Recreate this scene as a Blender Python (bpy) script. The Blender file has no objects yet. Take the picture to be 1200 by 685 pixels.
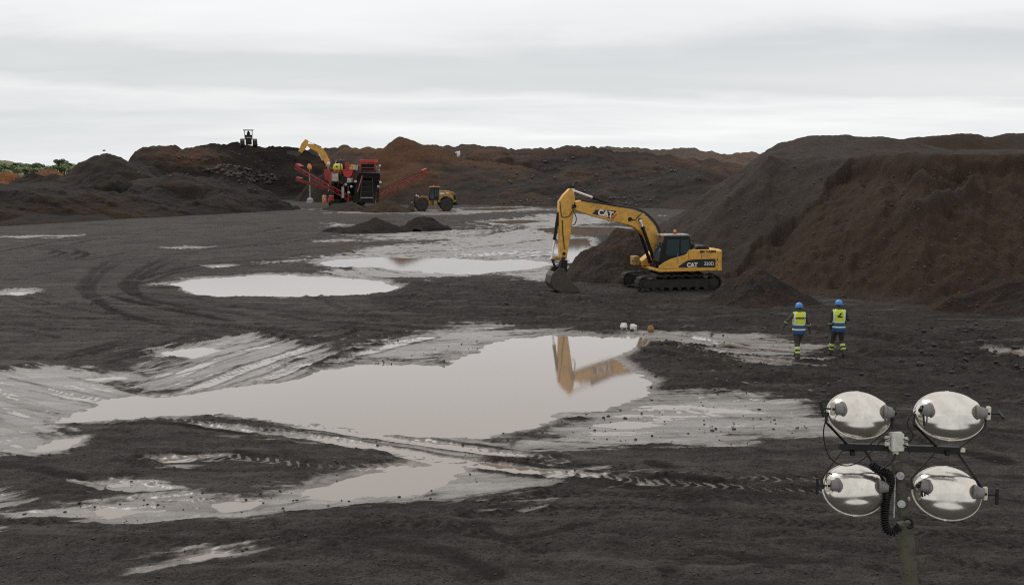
import bpy, bmesh, math, random
import numpy as np
from mathutils import Vector, Matrix
random.seed(7)
R = math.radians
scene = bpy.context.scene
COL = scene.collection

# ------------------------------------------------------------------ camera
CAM_H, F, CX, CY = 6.5, 1250.0, 600.0, 342.5
PITCH = math.atan(147.5 / F)
cp, sp = math.cos(PITCH), math.sin(PITCH)
cam_d = bpy.data.cameras.new('camera'); cam = bpy.data.objects.new('camera', cam_d); COL.objects.link(cam)
cam.location = (0, 0, CAM_H); cam.rotation_euler = (math.pi / 2 - PITCH, 0, 0)
cam_d.sensor_width = 36; cam_d.lens = 36 * F / 1200; cam_d.clip_end = 12000; cam_d.clip_start = 0.1
scene.camera = cam

def ray(x, y):
    a = (x - CX) / F; b = -(y - CY) / F
    return np.array([a, cp + b * sp, -sp + b * cp])
def G(x, y, z=0.0):                      # a photo point that lies on the ground
    d = ray(x, y); t = (z - CAM_H) / d[2]
    return np.array([d[0] * t, d[1] * t, z])
def AT(x, y, Y):                         # a photo point at a known distance
    d = ray(x, y); t = Y / d[1]
    return np.array([d[0] * t, Y, CAM_H + d[2] * t])
def PL(x, y, M, c=0.0):                  # a photo point on the local plane y=c of a thing -> local (x, z)
    Mi = np.array(M.inverted())
    o = Mi @ np.array([0, 0, CAM_H, 1.0]); d = Mi @ np.append(ray(x, y), 0.0)
    t = (c - o[1]) / d[1]; p = o + d * t
    return (p[0], p[2])

# ------------------------------------------------------------------ noise (numpy)
def _h(ix, iy, seed):
    n = (ix.astype(np.int64) * 374761393 + iy.astype(np.int64) * 668265263 + seed * 1274126177) & 0xffffffff
    n = ((n ^ (n >> 13)) * 1274126177) & 0xffffffff
    n = n ^ (n >> 16)
    return (n & 0xffff) / 32767.5 - 1.0
def vnoise(x, y, seed=0):
    x = np.asarray(x, float); y = np.asarray(y, float)
    ix = np.floor(x); iy = np.floor(y); fx = x - ix; fy = y - iy
    ux = fx * fx * fx * (fx * (fx * 6 - 15) + 10); uy = fy * fy * fy * (fy * (fy * 6 - 15) + 10)
    a = _h(ix, iy, seed); b = _h(ix + 1, iy, seed); c = _h(ix, iy + 1, seed); d = _h(ix + 1, iy + 1, seed)
    return (a + (b - a) * ux) * (1 - uy) + (c + (d - c) * ux) * uy
def fbm(x, y, oct=4, seed=0, gain=0.5, lac=2.03):
    s = 0; a = 1.0; t = 0
    for i in range(oct):
        c_, s_ = math.cos(0.5 + i * 1.1), math.sin(0.5 + i * 1.1)
        s = s + a * vnoise((x * c_ - y * s_) + i * 17.3, (x * s_ + y * c_) - i * 9.1, seed + i); t += a
        a *= gain; x = x * lac; y = y * lac
    return s / t * 1.6
def sstep(a, b, x):
    t = np.clip((x - a) / (b - a), 0, 1); return t * t * (3 - 2 * t)
def sdf(poly, X, Y):                     # signed distance to polygon, positive inside
    P = np.asarray(poly, float); n = len(P)
    d2 = np.full(X.shape, 1e18); ins = np.zeros(X.shape, bool)
    for i in range(n):
        ax, ay = P[i]; bx, by = P[(i + 1) % n]
        ex, ey = bx - ax, by - ay; wx, wy = X - ax, Y - ay
        t = np.clip((wx * ex + wy * ey) / (ex * ex + ey * ey + 1e-12), 0, 1)
        d2 = np.minimum(d2, (wx - ex * t) ** 2 + (wy - ey * t) ** 2)
        c = ((ay > Y) != (by > Y)) & (X < (bx - ax) * (Y - ay) / (by - ay + 1e-15) + ax)
        ins ^= c
    d = np.sqrt(d2); return np.where(ins, d, -d)
def pdist(path, X, Y):                   # distance to a polyline, arc length there and signed side
    P = np.asarray(path, float); best = np.full(X.shape, 1e18); arc = np.zeros(X.shape); side = np.zeros(X.shape); s0 = 0
    for i in range(len(P) - 1):
        ax, ay = P[i]; bx, by = P[i + 1]; ex, ey = bx - ax, by - ay; L = math.hypot(ex, ey) + 1e-9
        wx, wy = X - ax, Y - ay; t = np.clip((wx * ex + wy * ey) / (L * L), 0, 1)
        dd = (wx - ex * t) ** 2 + (wy - ey * t) ** 2; m = dd < best
        best = np.where(m, dd, best); arc = np.where(m, s0 + t * L, arc)
        side = np.where(m, np.sign(ex * wy - ey * wx), side); s0 += L
    return np.sqrt(best), arc, side
def smooth_path(pts, n=6):               # Catmull-Rom
    P = [np.array(p, float) for p in pts]; P = [2 * P[0] - P[1]] + P + [2 * P[-1] - P[-2]]; out = []
    for i in range(1, len(P) - 2):
        for k in range(n):
            t = k / n; p0, p1, p2, p3 = P[i - 1:i + 3]
            out.append(0.5 * ((2 * p1) + (-p0 + p2) * t + (2 * p0 - 5 * p1 + 4 * p2 - p3) * t * t + (-p0 + 3 * p1 - 3 * p2 + p3) * t ** 3))
    out.append(P[-2]); return out

# ------------------------------------------------------------------ materials
class NT:
    def __init__(s, name):
        s.m = bpy.data.materials.new(name); s.m.use_nodes = True; s.t = s.m.node_tree; s.n = s.t.nodes
        s.b = s.n['Principled BSDF']
    def add(s, typ, **kw):
        nd = s.n.new(typ)
        for k, v in kw.items():
            if k in nd.inputs.keys() if isinstance(k, str) else False: pass
            setattr(nd, k, v)
        return nd
    def link(s, a, b): s.t.links.new(a, b)
    def noise(s, vec, scale, detail=5, rough=0.6, dist=0.0):
        nd = s.n.new('ShaderNodeTexNoise'); nd.inputs['Scale'].default_value = scale; nd.inputs['Detail'].default_value = detail
        nd.inputs['Roughness'].default_value = rough; nd.inputs['Distortion'].default_value = dist
        if vec is not None: s.link(vec, nd.inputs['Vector'])
        return nd.outputs['Fac']
    def ramp(s, fac, stops):
        nd = s.n.new('ShaderNodeValToRGB'); el = nd.color_ramp.elements
        while len(el) < len(stops): el.new(0.5)
        for e, (p, c) in zip(el, stops):
            e.position = p; e.color = (c, c, c, 1) if not hasattr(c, '__len__') else (*c, 1)
        s.link(fac, nd.inputs['Fac']); return nd.outputs['Color']
    def mix(s, fac, a, b, blend='MIX'):
        nd = s.n.new('ShaderNodeMix'); nd.data_type = 'RGBA'; nd.blend_type = blend
        for sock, v in ((nd.inputs[0], fac), (nd.inputs[6], a), (nd.inputs[7], b)):
            if isinstance(v, (int, float)): sock.default_value = v
            elif isinstance(v, tuple): sock.default_value = (*v, 1)
            else: s.link(v, sock)
        return nd.outputs[2]
    def math(s, op, a, b=0.0, c=0.0, clamp=False):
        nd = s.n.new('ShaderNodeMath'); nd.operation = op; nd.use_clamp = clamp
        for i, v in enumerate((a, b, c)):
            if isinstance(v, (int, float)): nd.inputs[i].default_value = v
            else: s.link(v, nd.inputs[i])
        return nd.outputs[0]
    def mrange(s, v, a, b, c=0.0, d=1.0):
        nd = s.n.new('ShaderNodeMapRange'); nd.interpolation_type = 'SMOOTHSTEP'
        s.link(v, nd.inputs[0])
        for i, k in enumerate((a, b, c, d)): nd.inputs[i + 1].default_value = k
        return nd.outputs[0]
    def pos(s):
        return s.n.new('ShaderNodeNewGeometry').outputs['Position']
    def obj(s):
        return s.n.new('ShaderNodeTexCoord').outputs['Object']
    def scaled(s, vec, sc):
        nd = s.n.new('ShaderNodeVectorMath'); nd.operation = 'MULTIPLY'; s.link(vec, nd.inputs[0]); nd.inputs[1].default_value = sc
        return nd.outputs[0]
    def attr(s, name):
        nd = s.n.new('ShaderNodeAttribute'); nd.attribute_name = name; return nd.outputs['Fac']
    def bump(s, h, strength, dist):
        nd = s.n.new('ShaderNodeBump'); nd.inputs['Strength'].default_value = strength; nd.inputs['Distance'].default_value = dist
        s.link(h, nd.inputs['Height']); s.link(nd.outputs['Normal'], s.b.inputs['Normal'])
    def set(s, **kw):
        for k, v in kw.items():
            k = k.replace('_', ' ')
            i = s.b.inputs[k]
            if isinstance(v, (int, float)): i.default_value = v
            elif isinstance(v, tuple): i.default_value = (*v, 1) if len(v) == 3 else v
            else: s.link(v, i)
        return s

def paint(name, col, rough=0.5, metal=0.0, dirt=0.35, dirtcol=(0.07, 0.055, 0.042), scale=3.0, spec=0.5):
    t = NT(name); o = t.obj()
    n1 = t.noise(o, scale, 6, 0.7); n2 = t.noise(o, scale * 9, 4, 0.6)
    d = t.mrange(t.math('ADD', t.math('MULTIPLY', n1, 0.7), t.math('MULTIPLY', n2, 0.3)), 0.44, 0.64, 0.0, min(1.0, dirt * 1.5))
    base = t.mix(t.mrange(n2, 0.3, 0.7), col, tuple(c * 0.86 for c in col))
    t.set(Base_Color=t.mix(d, base, dirtcol), Roughness=t.mrange(n1, 0.3, 0.7, max(0.02, rough - 0.1), min(1, rough + 0.15)))
    t.b.inputs['Metallic'].default_value = metal; t.b.inputs['Specular IOR Level'].default_value = spec
    t.bump(n2, 0.08, 0.01)
    return t.m

def spoil(name, gray=(0.043, 0.040, 0.038), brown=(0.088, 0.050, 0.029), grain=6.0, bdist=0.12, stones=0.5, rough=0.92, speck=0.55):
    """loose spoil: grey and brown earth, the vertex attribute 'brown' says which soil lies where"""
    gray = tuple(g * k for g, k in zip(gray, (0.82, 0.80, 0.78))); brown = tuple(g * k for g, k in zip(brown, (1.0, 0.86, 0.74)))   # grey deepened, brown made redder
    t = NT(name); p = t.pos()
    big = t.noise(p, 0.09, 6, 0.6); mid = t.noise(p, 0.6, 7, 0.65); fine = t.noise(p, grain, 8, 0.75)
    b = t.math('ADD', t.attr('brown'), t.math('MULTIPLY', t.math('SUBTRACT', mid, 0.5), 1.3), clamp=True)
    b = t.math('ADD', b, t.math('MULTIPLY', t.math('SUBTRACT', big, 0.5), 0.5), clamp=True)
    c = t.mix(b, gray, brown)
    c = t.mix(t.mrange(fine, 0.30, 0.72, speck * 0.9, 0.0), c, (0.0, 0.0, 0.0))
    c = t.mix(t.mrange(fine, 0.25, 0.6, speck, 0.0), c, (0.016, 0.014, 0.013))
    v = t.n.new('ShaderNodeTexVoronoi'); v.inputs['Scale'].default_value = grain * 0.55; t.link(p, v.inputs['Vector'])
    st = t.math('MULTIPLY', t.mrange(v.outputs['Distance'], 0.10, 0.22, 1.0, 0.0), t.mrange(v.outputs['Color'], 0.62, 0.8))
    c = t.mix(t.math('MULTIPLY', st, stones), c, (0.12, 0.095, 0.08))
    t.set(Base_Color=c, Roughness=rough); t.b.inputs['Specular IOR Level'].default_value = 0.10
    hgt = t.math('ADD', t.math('MULTIPLY', fine, 0.6), t.math('ADD', t.math('MULTIPLY', mid, 1.0), t.math('MULTIPLY', st, 0.25)))
    t.bump(hgt, 0.9, bdist)
    return t.m

# ------------------------------------------------------------------ objects
def tag(o, label=None, cat=None, group=None, kind=None):
    if label: o['label'] = label
    if cat: o['category'] = cat
    if group: o['group'] = group
    if kind: o['kind'] = kind
    return o
def empty(name, loc=(0, 0, 0), rz=0.0):
    o = bpy.data.objects.new(name, None); COL.objects.link(o); o.location = loc; o.rotation_euler = (0, 0, rz)
    o.empty_display_size = 0.3; return o
def mw(loc, rz): return Matrix.Translation(Vector(loc)) @ Matrix.Rotation(rz, 4, 'Z')
def link(name, me, mat, parent=None, loc=None):
    o = bpy.data.objects.new(name, me); COL.objects.link(o)
    if mat is not None and len(me.materials) == 0: me.materials.append(mat)
    if parent: o.parent = parent
    if loc is not None: o.location = loc
    return o
def copy_tree(o, parent=None):
    c = o.copy(); COL.objects.link(c); c.parent = parent
    for ch in list(o.children): copy_tree(ch, c)
    return c

class MB:
    def __init__(s): s.v = []; s.f = []
    def raw(s, V, Fc):
        b = len(s.v); s.v += [tuple(map(float, p)) for p in V]; s.f += [tuple(i + b for i in f) for f in Fc]; return s
    def box(s, c, d, rot=None):
        x, y, z = (k / 2 for k in d)
        V = [Vector(p) for p in ((-x, -y, -z), (x, -y, -z), (x, y, -z), (-x, y, -z), (-x, -y, z), (x, -y, z), (x, y, z), (-x, y, z))]
        if rot is not None:
            V = [rot @ p for p in V]
        return s.raw([p + Vector(c) for p in V], [(0, 3, 2, 1), (4, 5, 6, 7), (0, 1, 5, 4), (1, 2, 6, 5), (2, 3, 7, 6), (3, 0, 4, 7)])
    def bar(s, a, b, w, h, up=(0, 0, 1)):          # a rectangular bar from a to b
        a, b = Vector(a), Vector(b); d = (b - a); L = d.length; d.normalize()
        u = Vector(up); sx = d.cross(u)
        if sx.length < 1e-4: sx = d.cross(Vector((1, 0, 0)))
        sx.normalize(); u = sx.cross(d); m = Matrix((d, sx, u)).transposed()
        return s.box((a + b) / 2, (L, w, h), m)
    def cyl(s, a, b, r0, r1=None, n=16):
        r1 = r0 if r1 is None else r1
        a, b = Vector(a), Vector(b); d = (b - a).normalized()
        u = d.orthogonal().normalized(); w = d.cross(u); V = []
        for (c, r) in ((a, r0), (b, r1)):
            for i in range(n):
                t = 2 * math.pi * i / n; V.append(c + (u * math.cos(t) + w * math.sin(t)) * r)
        Fc = [(i, (i + 1) % n, n + (i + 1) % n, n + i) for i in range(n)] + [tuple(range(n))[::-1], tuple(range(n, 2 * n))]
        return s.raw(V, Fc)
    def lathe(s, prof, axis_o, axis_d, n=24, cap=True):   # prof: (distance along the axis, radius)
        d = Vector(axis_d).normalized(); u = d.orthogonal().normalized(); w = d.cross(u); o = Vector(axis_o); V = []
        for (h, r) in prof:
            for i in range(n):
                t = 2 * math.pi * i / n; V.append(o + d * h + (u * math.cos(t) + w * math.sin(t)) * r)
        m = len(prof)
        Fc = [(k * n + i, k * n + (i + 1) % n, (k + 1) * n + (i + 1) % n, (k + 1) * n + i) for k in range(m - 1) for i in range(n)]
        if cap: Fc += [tuple(range(n))[::-1], tuple(range((m - 1) * n, m * n))]
        return s.raw(V, Fc)
    def tube(s, path, r, n=8, rad=None):
        P = [Vector(p) for p in path]; V = []; m = len(P); u = None
        for k, p in enumerate(P):
            d = (P[min(k + 1, m - 1)] - P[max(k - 1, 0)]).normalized()
            if u is None: u = d.orthogonal().normalized()
            else:
                u = (u - d * u.dot(d))
                u = u.normalized() if u.length > 1e-6 else d.orthogonal().normalized()
            w = d.cross(u); rr = r if rad is None else rad[k]
            for i in range(n):
                t = 2 * math.pi * i / n; V.append(p + (u * math.cos(t) + w * math.sin(t)) * rr)
        Fc = [(k * n + i, k * n + (i + 1) % n, (k + 1) * n + (i + 1) % n, (k + 1) * n + i) for k in range(m - 1) for i in range(n)]
        Fc += [tuple(range(n))[::-1], tuple(range((m - 1) * n, m * n))]
        return s.raw(V, Fc)
    def prism(s, poly, y0, y1, axis='y'):           # side outline (x, z) given thickness along y
        n = len(poly)
        ar = sum(poly[i][0] * poly[(i + 1) % n][1] - poly[(i + 1) % n][0] * poly[i][1] for i in range(n))
        if ar > 0: poly = poly[::-1]
        f3 = {'y': lambda p, t: (p[0], t, p[1]), 'z': lambda p, t: (p[0], p[1], t), 'x': lambda p, t: (t, p[0], p[1])}[axis]
        V = [f3(p, y0) for p in poly] + [f3(p, y1) for p in poly]
        Fc = [tuple(range(n)), tuple(range(n, 2 * n))[::-1]] + [(i, n + i, n + (i + 1) % n, (i + 1) % n) for i in range(n)]
        return s.raw(V, Fc)
    def build(s, name, mat, parent=None, bevel=0.0, smooth=35, seg=2):
        me = bpy.data.meshes.new(name); me.from_pydata(s.v, [], s.f)
        bm = bmesh.new(); bm.from_mesh(me); bmesh.ops.recalc_face_normals(bm, faces=bm.faces); bm.to_mesh(me); bm.free()
        if smooth:
            me.polygons.foreach_set('use_smooth', [True] * len(me.polygons)); me.set_sharp_from_angle(angle=R(smooth))
        o = link(name, me, mat, parent)
        if bevel:
            b = o.modifiers.new('bevel', 'BEVEL'); b.width = bevel; b.segments = seg; b.limit_method = 'ANGLE'; b.angle_limit = R(40)
        return o

def grid_mesh(name, P, attrs=None, smooth=True, keep=None):
    """P: (rows, cols, 3) array"""
    r, c = P.shape[:2]; idx = np.arange(r * c).reshape(r, c)
    q = np.stack([idx[:-1, :-1], idx[:-1, 1:], idx[1:, 1:], idx[1:, :-1]], -1).reshape(-1, 4)
    if keep is not None:
        k = (keep[:-1, :-1] | keep[:-1, 1:] | keep[1:, 1:] | keep[1:, :-1]).reshape(-1); q = q[k]
    V = P.reshape(-1, 3)
    used = np.zeros(len(V), bool); used[q.reshape(-1)] = True
    if not used.all():
        remap = np.cumsum(used) - 1; q = remap[q]; V = V[used]
        if attrs: attrs = {k: np.broadcast_to(np.asarray(a, float), (r, c)).reshape(-1)[used] for k, a in attrs.items()}
    me = bpy.data.meshes.new(name)
    me.vertices.add(len(V)); me.vertices.foreach_set('co', V.astype(np.float32).reshape(-1))
    me.loops.add(q.size); me.loops.foreach_set('vertex_index', q.reshape(-1).astype(np.int32))
    me.polygons.add(len(q)); me.polygons.foreach_set('loop_start', np.arange(0, q.size, 4, dtype=np.int32))
    me.update(calc_edges=True); me.validate()
    if smooth: me.polygons.foreach_set('use_smooth', np.ones(len(me.polygons), bool))
    for k, a in (attrs or {}).items():
        at = me.attributes.new(k, 'FLOAT', 'POINT'); at.data.foreach_set('value', np.asarray(np.broadcast_to(a, (len(V),)) if np.ndim(a) == 0 else a, np.float32).reshape(-1))
    return me

def text_mesh(name, s, size, mat, parent, M, extrude=0.004, bold=0.0, sx=1.0, shear=0.0):
    cu = bpy.data.curves.new(name, 'FONT'); cu.body = s; cu.size = size; cu.extrude = extrude; cu.offset = bold
    cu.align_x = 'CENTER'; cu.align_y = 'CENTER'; cu.shear = shear
    tmp = bpy.data.objects.new(name + '_tmp', cu); COL.objects.link(tmp)
    bpy.context.view_layer.update()
    me = bpy.data.meshes.new_from_object(tmp.evaluated_get(bpy.context.evaluated_depsgraph_get()))
    bpy.data.objects.remove(tmp); me.name = name
    me.transform(M @ Matrix.Diagonal((sx, 1, 1, 1)))
    me.materials.clear()
    return link(name, me, mat, parent)
# ------------------------------------------------------------------ the yard: wet black ground with puddles in its hollows
def gp(pts): return [tuple(G(x, y)[:2]) for x, y in pts]
PUDDLES = [  # outline in the photo, edge softness (m), depth
    ([(87,492),(129,469),(161,464),(202,467),(230,462),(276,455),(331,448),(382,434),(437,426),(480,427),(524,428),(546,421),(564,412),(571,405),(604,397),(652,392.5),(728,393.5),(752,397),(739,410),(717,421),(743,437),(759,448),(750,461),(714,472),(699,481),(652,483),(633,494),(590,505),(560,511.5),(509,508),(455,507),(368,496),(313,490),(258,483),(221,487),(198,483),(152,490)], 0.35, -0.12),
    ([(193,334),(225,328),(290,322.5),(330,321),(400,325),(440,329),(464,335.5),(450,341),(420,345),(350,348),(267,348),(233,345),(217,338)], 0.5, -0.12),
    ([(372,309),(400,304),(451,302),(533,302.7),(573,306),(610,304.5),(645,309),(621,316),(592,317.5),(560,320),(520,319),(488,316.5),(440,313),(400,312.5)], 0.6, -0.12),
    ([(360,577),(400,563),(469,549.5),(546,544.5),(535,551),(506,563),(473,580),(436,576),(400,583)], 0.3, -0.06),
    ([(183,415),(200,411),(235,408),(252,411),(225,419),(190,420)], 0.3, -0.05),
    ([(250,590),(275,586),(302,587),(290,595),(262,598)], 0.15, -0.05), ([(112,596),(135,595),(160,600),(130,606)], 0.12, -0.04), ([(215,655),(245,649),(262,650),(235,657)], 0.12, -0.04), ([(115,566),(140,565),(160,568),(135,570)],0.1,-0.03), ([(40,528),(60,516),(95,514),(80,527)],0.2,-0.04), ([(100,443),(145,441),(160,444),(120,446)],0.3,-0.04), ([(700,498),(740,494),(770,497),(735,501)],0.2,-0.03),
    ([(5,344),(20,341.5),(35,343.5),(20,346)], 0.5, -0.05),
    ([(205,291),(225,289.5),(240,290),(225,292)], 0.6, -0.04), ([(240,312),(255,311),(268,312),(252,313.5)], 0.5, -0.04),
    ([(380,283),(395,281.5),(410,282),(395,284)], 0.6, -0.05), ([(15,278.5),(50,277),(88,276.5),(60,279)], 0.8, -0.04),
    ([(632,268),(660,265.5),(720,266),(760,270),(720,275),(680,276),(645,272)], 0.8, -0.10),
    ([(655,280),(690,279),(690,300),(668,308),(655,296)], 0.6, -0.06),
    ([(540,244.5),(590,243),(620,243.5),(590,246),(545,246)], 0.8, -0.06), ([(560,260),(600,258),(640,259),(600,262)], 0.8, -0.05),
    ([(1160,412),(1185,410),(1200,413),(1175,416)], 0.3, -0.03),
]
WET = [      # shallow films over trodden mud: outline, softness, how much of it is under water, streak direction (photo points)
    ([(-140,470),(-60,440),(0,436),(60,431),(110,437),(155,455),(140,468),(95,492),(70,512),(42,530),(0,536),(-120,560)], 0.5, 0.66, ((0,445),(130,478))),
    ([(165,420),(200,405),(262,397),(330,400),(385,408),(378,424),(331,442),(262,455),(215,457),(190,447)], 0.6, 0.60, ((410,400),(230,450))),
    ([(380,432),(430,405),(480,392),(560,384),(640,388),(600,396),(565,408),(520,425),(440,424)], 0.6, 0.42, ((420,400),(560,395))),
    ([(640,505),(700,480),(757,458),(830,461),(900,462),(958,486),(992,508),(875,511),(837,524),(783,521),(700,517)], 0.5, 0.62, ((650,505),(980,500))),
    ([(200,492),(330,495),(460,510),(560,516),(600,535),(560,545),(470,548),(400,530),(300,512)], 0.4, 0.50, ((220,495),(560,530))),
    ([(560,518),(640,512),(690,522),(620,530)], 0.4, 0.35, ((560,520),(690,520))),
    ([(330,585),(400,560),(470,547),(560,540),(608,548),(590,560),(610,585),(560,590),(500,582),(420,592)], 0.4, 0.55, ((340,585),(600,555))),
    ([(30,597),(130,588),(260,582),(380,566),(400,585),(290,605),(170,614),(90,612)], 0.28, 0.32, ((40,600),(380,575))),
    ([(160,672),(210,654),(300,638),(325,640),(280,657),(200,671)], 0.2, 0.55, ((165,668),(320,640))),
    ([(90,565),(150,559),(200,566),(205,575),(160,578),(110,574)], 0.15, 0.1, ((90,565),(200,575))),
    ([(175,537),(230,531),(275,536),(270,543),(200,545)], 0.2, 0.45, ((180,540),(275,538))),
    ([(330,308),(400,299),(440,291),(520,283),(600,274),(650,272),(690,285),(655,308),(610,305),(540,302),(450,302)], 1.0, 0.62, ((400,303),(650,292))),
    ([(400,312),(488,316),(560,320),(500,327),(440,326),(400,322)], 0.6, 0.38, ((400,316),(480,330))),
    ([(690,392),(760,388),(850,390),(905,396),(850,402),(760,404)], 0.4, 0.45, ((700,395),(900,395))),
    ([(590,322),(660,312),(690,315),(655,328),(610,330)], 0.5, 0.40, ((590,325),(690,318))),
    ([(560,262),(640,252),(700,250),(760,252),(720,262),(640,266)], 1.5, 0.52, ((560,260),(760,255))),
    ([(370,245),(430,247),(520,246),(620,242),(640,246),(520,252),(400,250)], 1.5, 0.36, ((370,247),(620,245))),
    ([(545,284),(600,270),(640,262),(640,275),(600,285)], 1.0, 0.42, ((560,283),(640,266))),
    ([(390,262),(440,282),(560,280),(600,265),(500,270)], 1.5, 0.25, ((390,275),(600,270))),
    ([(760,398),(900,394),(980,405),(930,425),(850,418)], 0.5, 0.12, ((760,400),(980,410))),
    ([(-100,600),(0,575),(30,585),(10,605),(-80,640)], 0.3, 0.4, ((-60,600),(30,585))),
    ([(480,592),(560,566),(640,545),(700,548),(760,560),(680,566),(600,580)], 0.4, 0.12, ((480,590),(760,560))),
]
TRACKS = [   # path in the photo, width m, depth m, lugs?, dampness
    ([(560,546),(650,556),(760,566),(870,574),(990,580)], 0.50, 0.055, 2, 0.4),
    ([(590,533),(680,544),(790,556),(900,562),(1000,566)], 0.45, 0.035, 2, 0.3),
    ([(190,492),(280,502),(370,514),(450,528),(540,543),(620,554)], 0.55, 0.05, 2, 0.3),
    ([(250,486),(360,500),(460,514),(560,527),(660,541)], 0.50, 0.045, 2, 0.3),
    ([(170,540),(240,537),(300,541),(390,549),(470,546)], 0.45, 0.05, 2, 0.3),
    ([(20,600),(120,594),(220,596),(320,586),(400,566)], 0.50, 0.03, 0, 0.2),
    ([(90,620),(200,612),(300,604),(420,594),(560,588),(620,578)], 0.45, 0.03, 1, 0.2),
    ([(0,448),(70,460),(140,476),(220,492)], 0.5, 0.04, 1, 0.2), ([(0,480),(60,488),(120,497),(210,510)], 0.5, 0.04, 1, 0.2),
    ([(-80,462),(0,466),(90,478)], 0.5, 0.03, 0, 0.2), ([(-90,500),(0,505),(60,502)], 0.6, 0.03, 0, 0.2),
    ([(430,388),(360,408),(290,432),(215,462)], 0.5, 0.045, 1, 0.3), ([(470,392),(400,412),(330,436),(270,458)], 0.5, 0.045, 1, 0.3),
    ([(400,380),(330,400),(260,420),(190,450)], 0.4, 0.03, 0, 0.2), ([(500,396),(440,410),(390,426)], 0.6, 0.05, 1, 0.3),
    ([(0,407),(25,400),(42,395),(20,388),(-10,386)], 0.5, 0.03, 0, 0.9),
    ([(100,350),(140,368),(180,378),(193,384),(167,394),(127,407),(80,418)], 0.42, 0.03, 0, 0.9),
    ([(133,350),(200,364),(250,373),(261,379),(233,391),(187,408),(120,424)], 0.42, 0.03, 0, 0.9),
    ([(215,296),(170,315),(147,335),(165,350),(220,362)], 0.55, 0.03, 0, 0.8), ([(145,298),(112,318),(98,340),(110,354)], 0.55, 0.03, 0, 0.7),
    ([(0,304),(35,303),(58,298),(66,294),(40,291)], 0.5, 0.03, 0, 0.9), ([(20,308),(70,303),(92,297),(84,291),(60,289)], 0.5, 0.03, 0, 0.9),
    ([(0,372),(90,362),(150,352),(240,350)], 0.6, 0.015, 0, 0.5), ([(165,350),(260,366),(360,384),(440,388)], 0.5, 0.02, 0, 0.6),
    ([(260,360),(400,372),(520,374),(640,372),(760,366),(860,372)], 0.6, 0.05, 0, 0.5),
    ([(330,368),(430,378),(560,382),(700,380),(800,376)], 0.55, 0.06, 1, 0.4), ([(400,388),(520,386),(640,384),(740,388)], 0.5, 0.05, 1, 0.3),
    ([(420,366),(560,362),(680,356),(780,356),(860,362)], 0.6, 0.05, 0, 0.5), ([(560,340),(660,352),(760,362),(840,376)], 0.55, 0.04, 1, 0.5),
    ([(750,425),(830,434),(930,446),(1060,452),(1200,462)], 0.6, 0.12, 1, 0.95), ([(770,405),(880,420),(1000,432),(1200,447)], 0.6, 0.13, 1, 0.95),
    ([(830,402),(930,412),(1060,420),(1200,432)], 0.6, 0.12, 0, 0.95), ([(820,412),(850,428),(880,444),(930,456)], 0.5, 0.06, 1, 0.4),
    ([(900,398),(1000,404),(1100,412),(1200,418)], 0.5, 0.07, 0, 0.5), ([(760,440),(850,452),(960,468),(1100,476),(1200,480)], 0.5, 0.06, 1, 0.4),
    ([(420,300),(480,296),(560,290),(640,280)], 0.7, 0.05, 0, 0.4), ([(530,302),(580,297),(640,294)], 0.6, 0.06, 0, 0.4),
    ([(540,305),(570,299),(600,297)], 0.7, 0.08, 0, 0.3), ([(590,306),(620,300),(655,298)], 0.7, 0.08, 0, 0.3),
    ([(0,262),(150,270),(320,262),(420,256)], 1.2, 0.03, 0, 0.4), ([(60,290),(200,284),(330,272),(430,262)], 1.0, 0.03, 0, 0.4),
    ([(40,324),(150,306),(260,292),(380,276)], 0.8, 0.02, 0, 0.5), ([(300,300),(380,290),(470,282),(560,268)], 0.8, 0.03, 0, 0.4),
    ([(560,610),(700,600),(850,606),(1000,612)], 0.5, 0.02, 1, 0.3), ([(240,640),(285,600),(300,560)], 0.3, 0.02, 1, 0.2),
    ([(258,690),(262,655),(290,625)], 0.3, 0.02, 1, 0.2), ([(0,320),(100,316),(210,322)], 0.8, 0.015, 0, 0.4),
]
CHURN = [([(380,436),(400,412),(480,392),(560,398),(600,408),(540,432),(440,434)], 0.6, 0.07), ([(420,350),(520,326),(640,330),(700,345),(860,352),(1200,365),(1300,480),(1000,480),(830,470),(760,450),(740,400),(560,380),(440,372)], 2.0, 0.060),
         ([(1040,400),(1120,385),(1250,392),(1250,440),(1100,440)], 1.0, 0.07), ([(590,505),(640,485),(720,474),(700,490),(640,500)], 0.3, 0.05)]
TRACKS += [
    ([(560,590),(700,582),(850,590),(1000,604),(1200,625)], 0.45, 0.05, 1, 0.9), ([(540,606),(700,598),(850,607),(1000,622),(1200,645)], 0.45, 0.05, 1, 0.9),
    ([(640,640),(800,628),(950,640),(1200,676)], 0.4, 0.04, 1, 0.8), ([(0,660),(120,640),(260,620),(420,612),(560,620)], 0.4, 0.04, 1, 0.8), ([(700,690),(760,640),(850,605)], 0.35, 0.04, 1, 0.7),
    ([(930,462),(990,490),(1060,520),(1200,556)], 0.5, 0.10, 1, 0.95), ([(900,440),(1000,474),(1120,516)], 0.5, 0.10, 1, 0.95),
    ([(740,412),(900,440),(1050,470),(1200,505)], 0.5, 0.12, 1, 0.95), ([(760,398),(930,425),(1080,450),(1200,478)], 0.5, 0.12, 1, 0.95), ([(870,380),(980,392),(1100,402),(1250,410)], 0.6, 0.12, 0, 0.95),
    ([(990,500),(1080,506),(1200,520)], 0.5, 0.06, 1, 0.8), ([(620,520),(760,528),(900,540),(1000,556),(1200,592)], 0.5, 0.05, 1, 0.8), ([(600,368),(700,378),(800,392),(880,410)], 0.5, 0.06, 1, 0.8),
    ([(440,352),(560,346),(660,352),(780,366),(900,386)], 0.5, 0.07, 1, 0.8), ([(470,332),(540,338),(600,350),(640,364)], 0.5, 0.06, 1, 0.7)]
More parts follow.
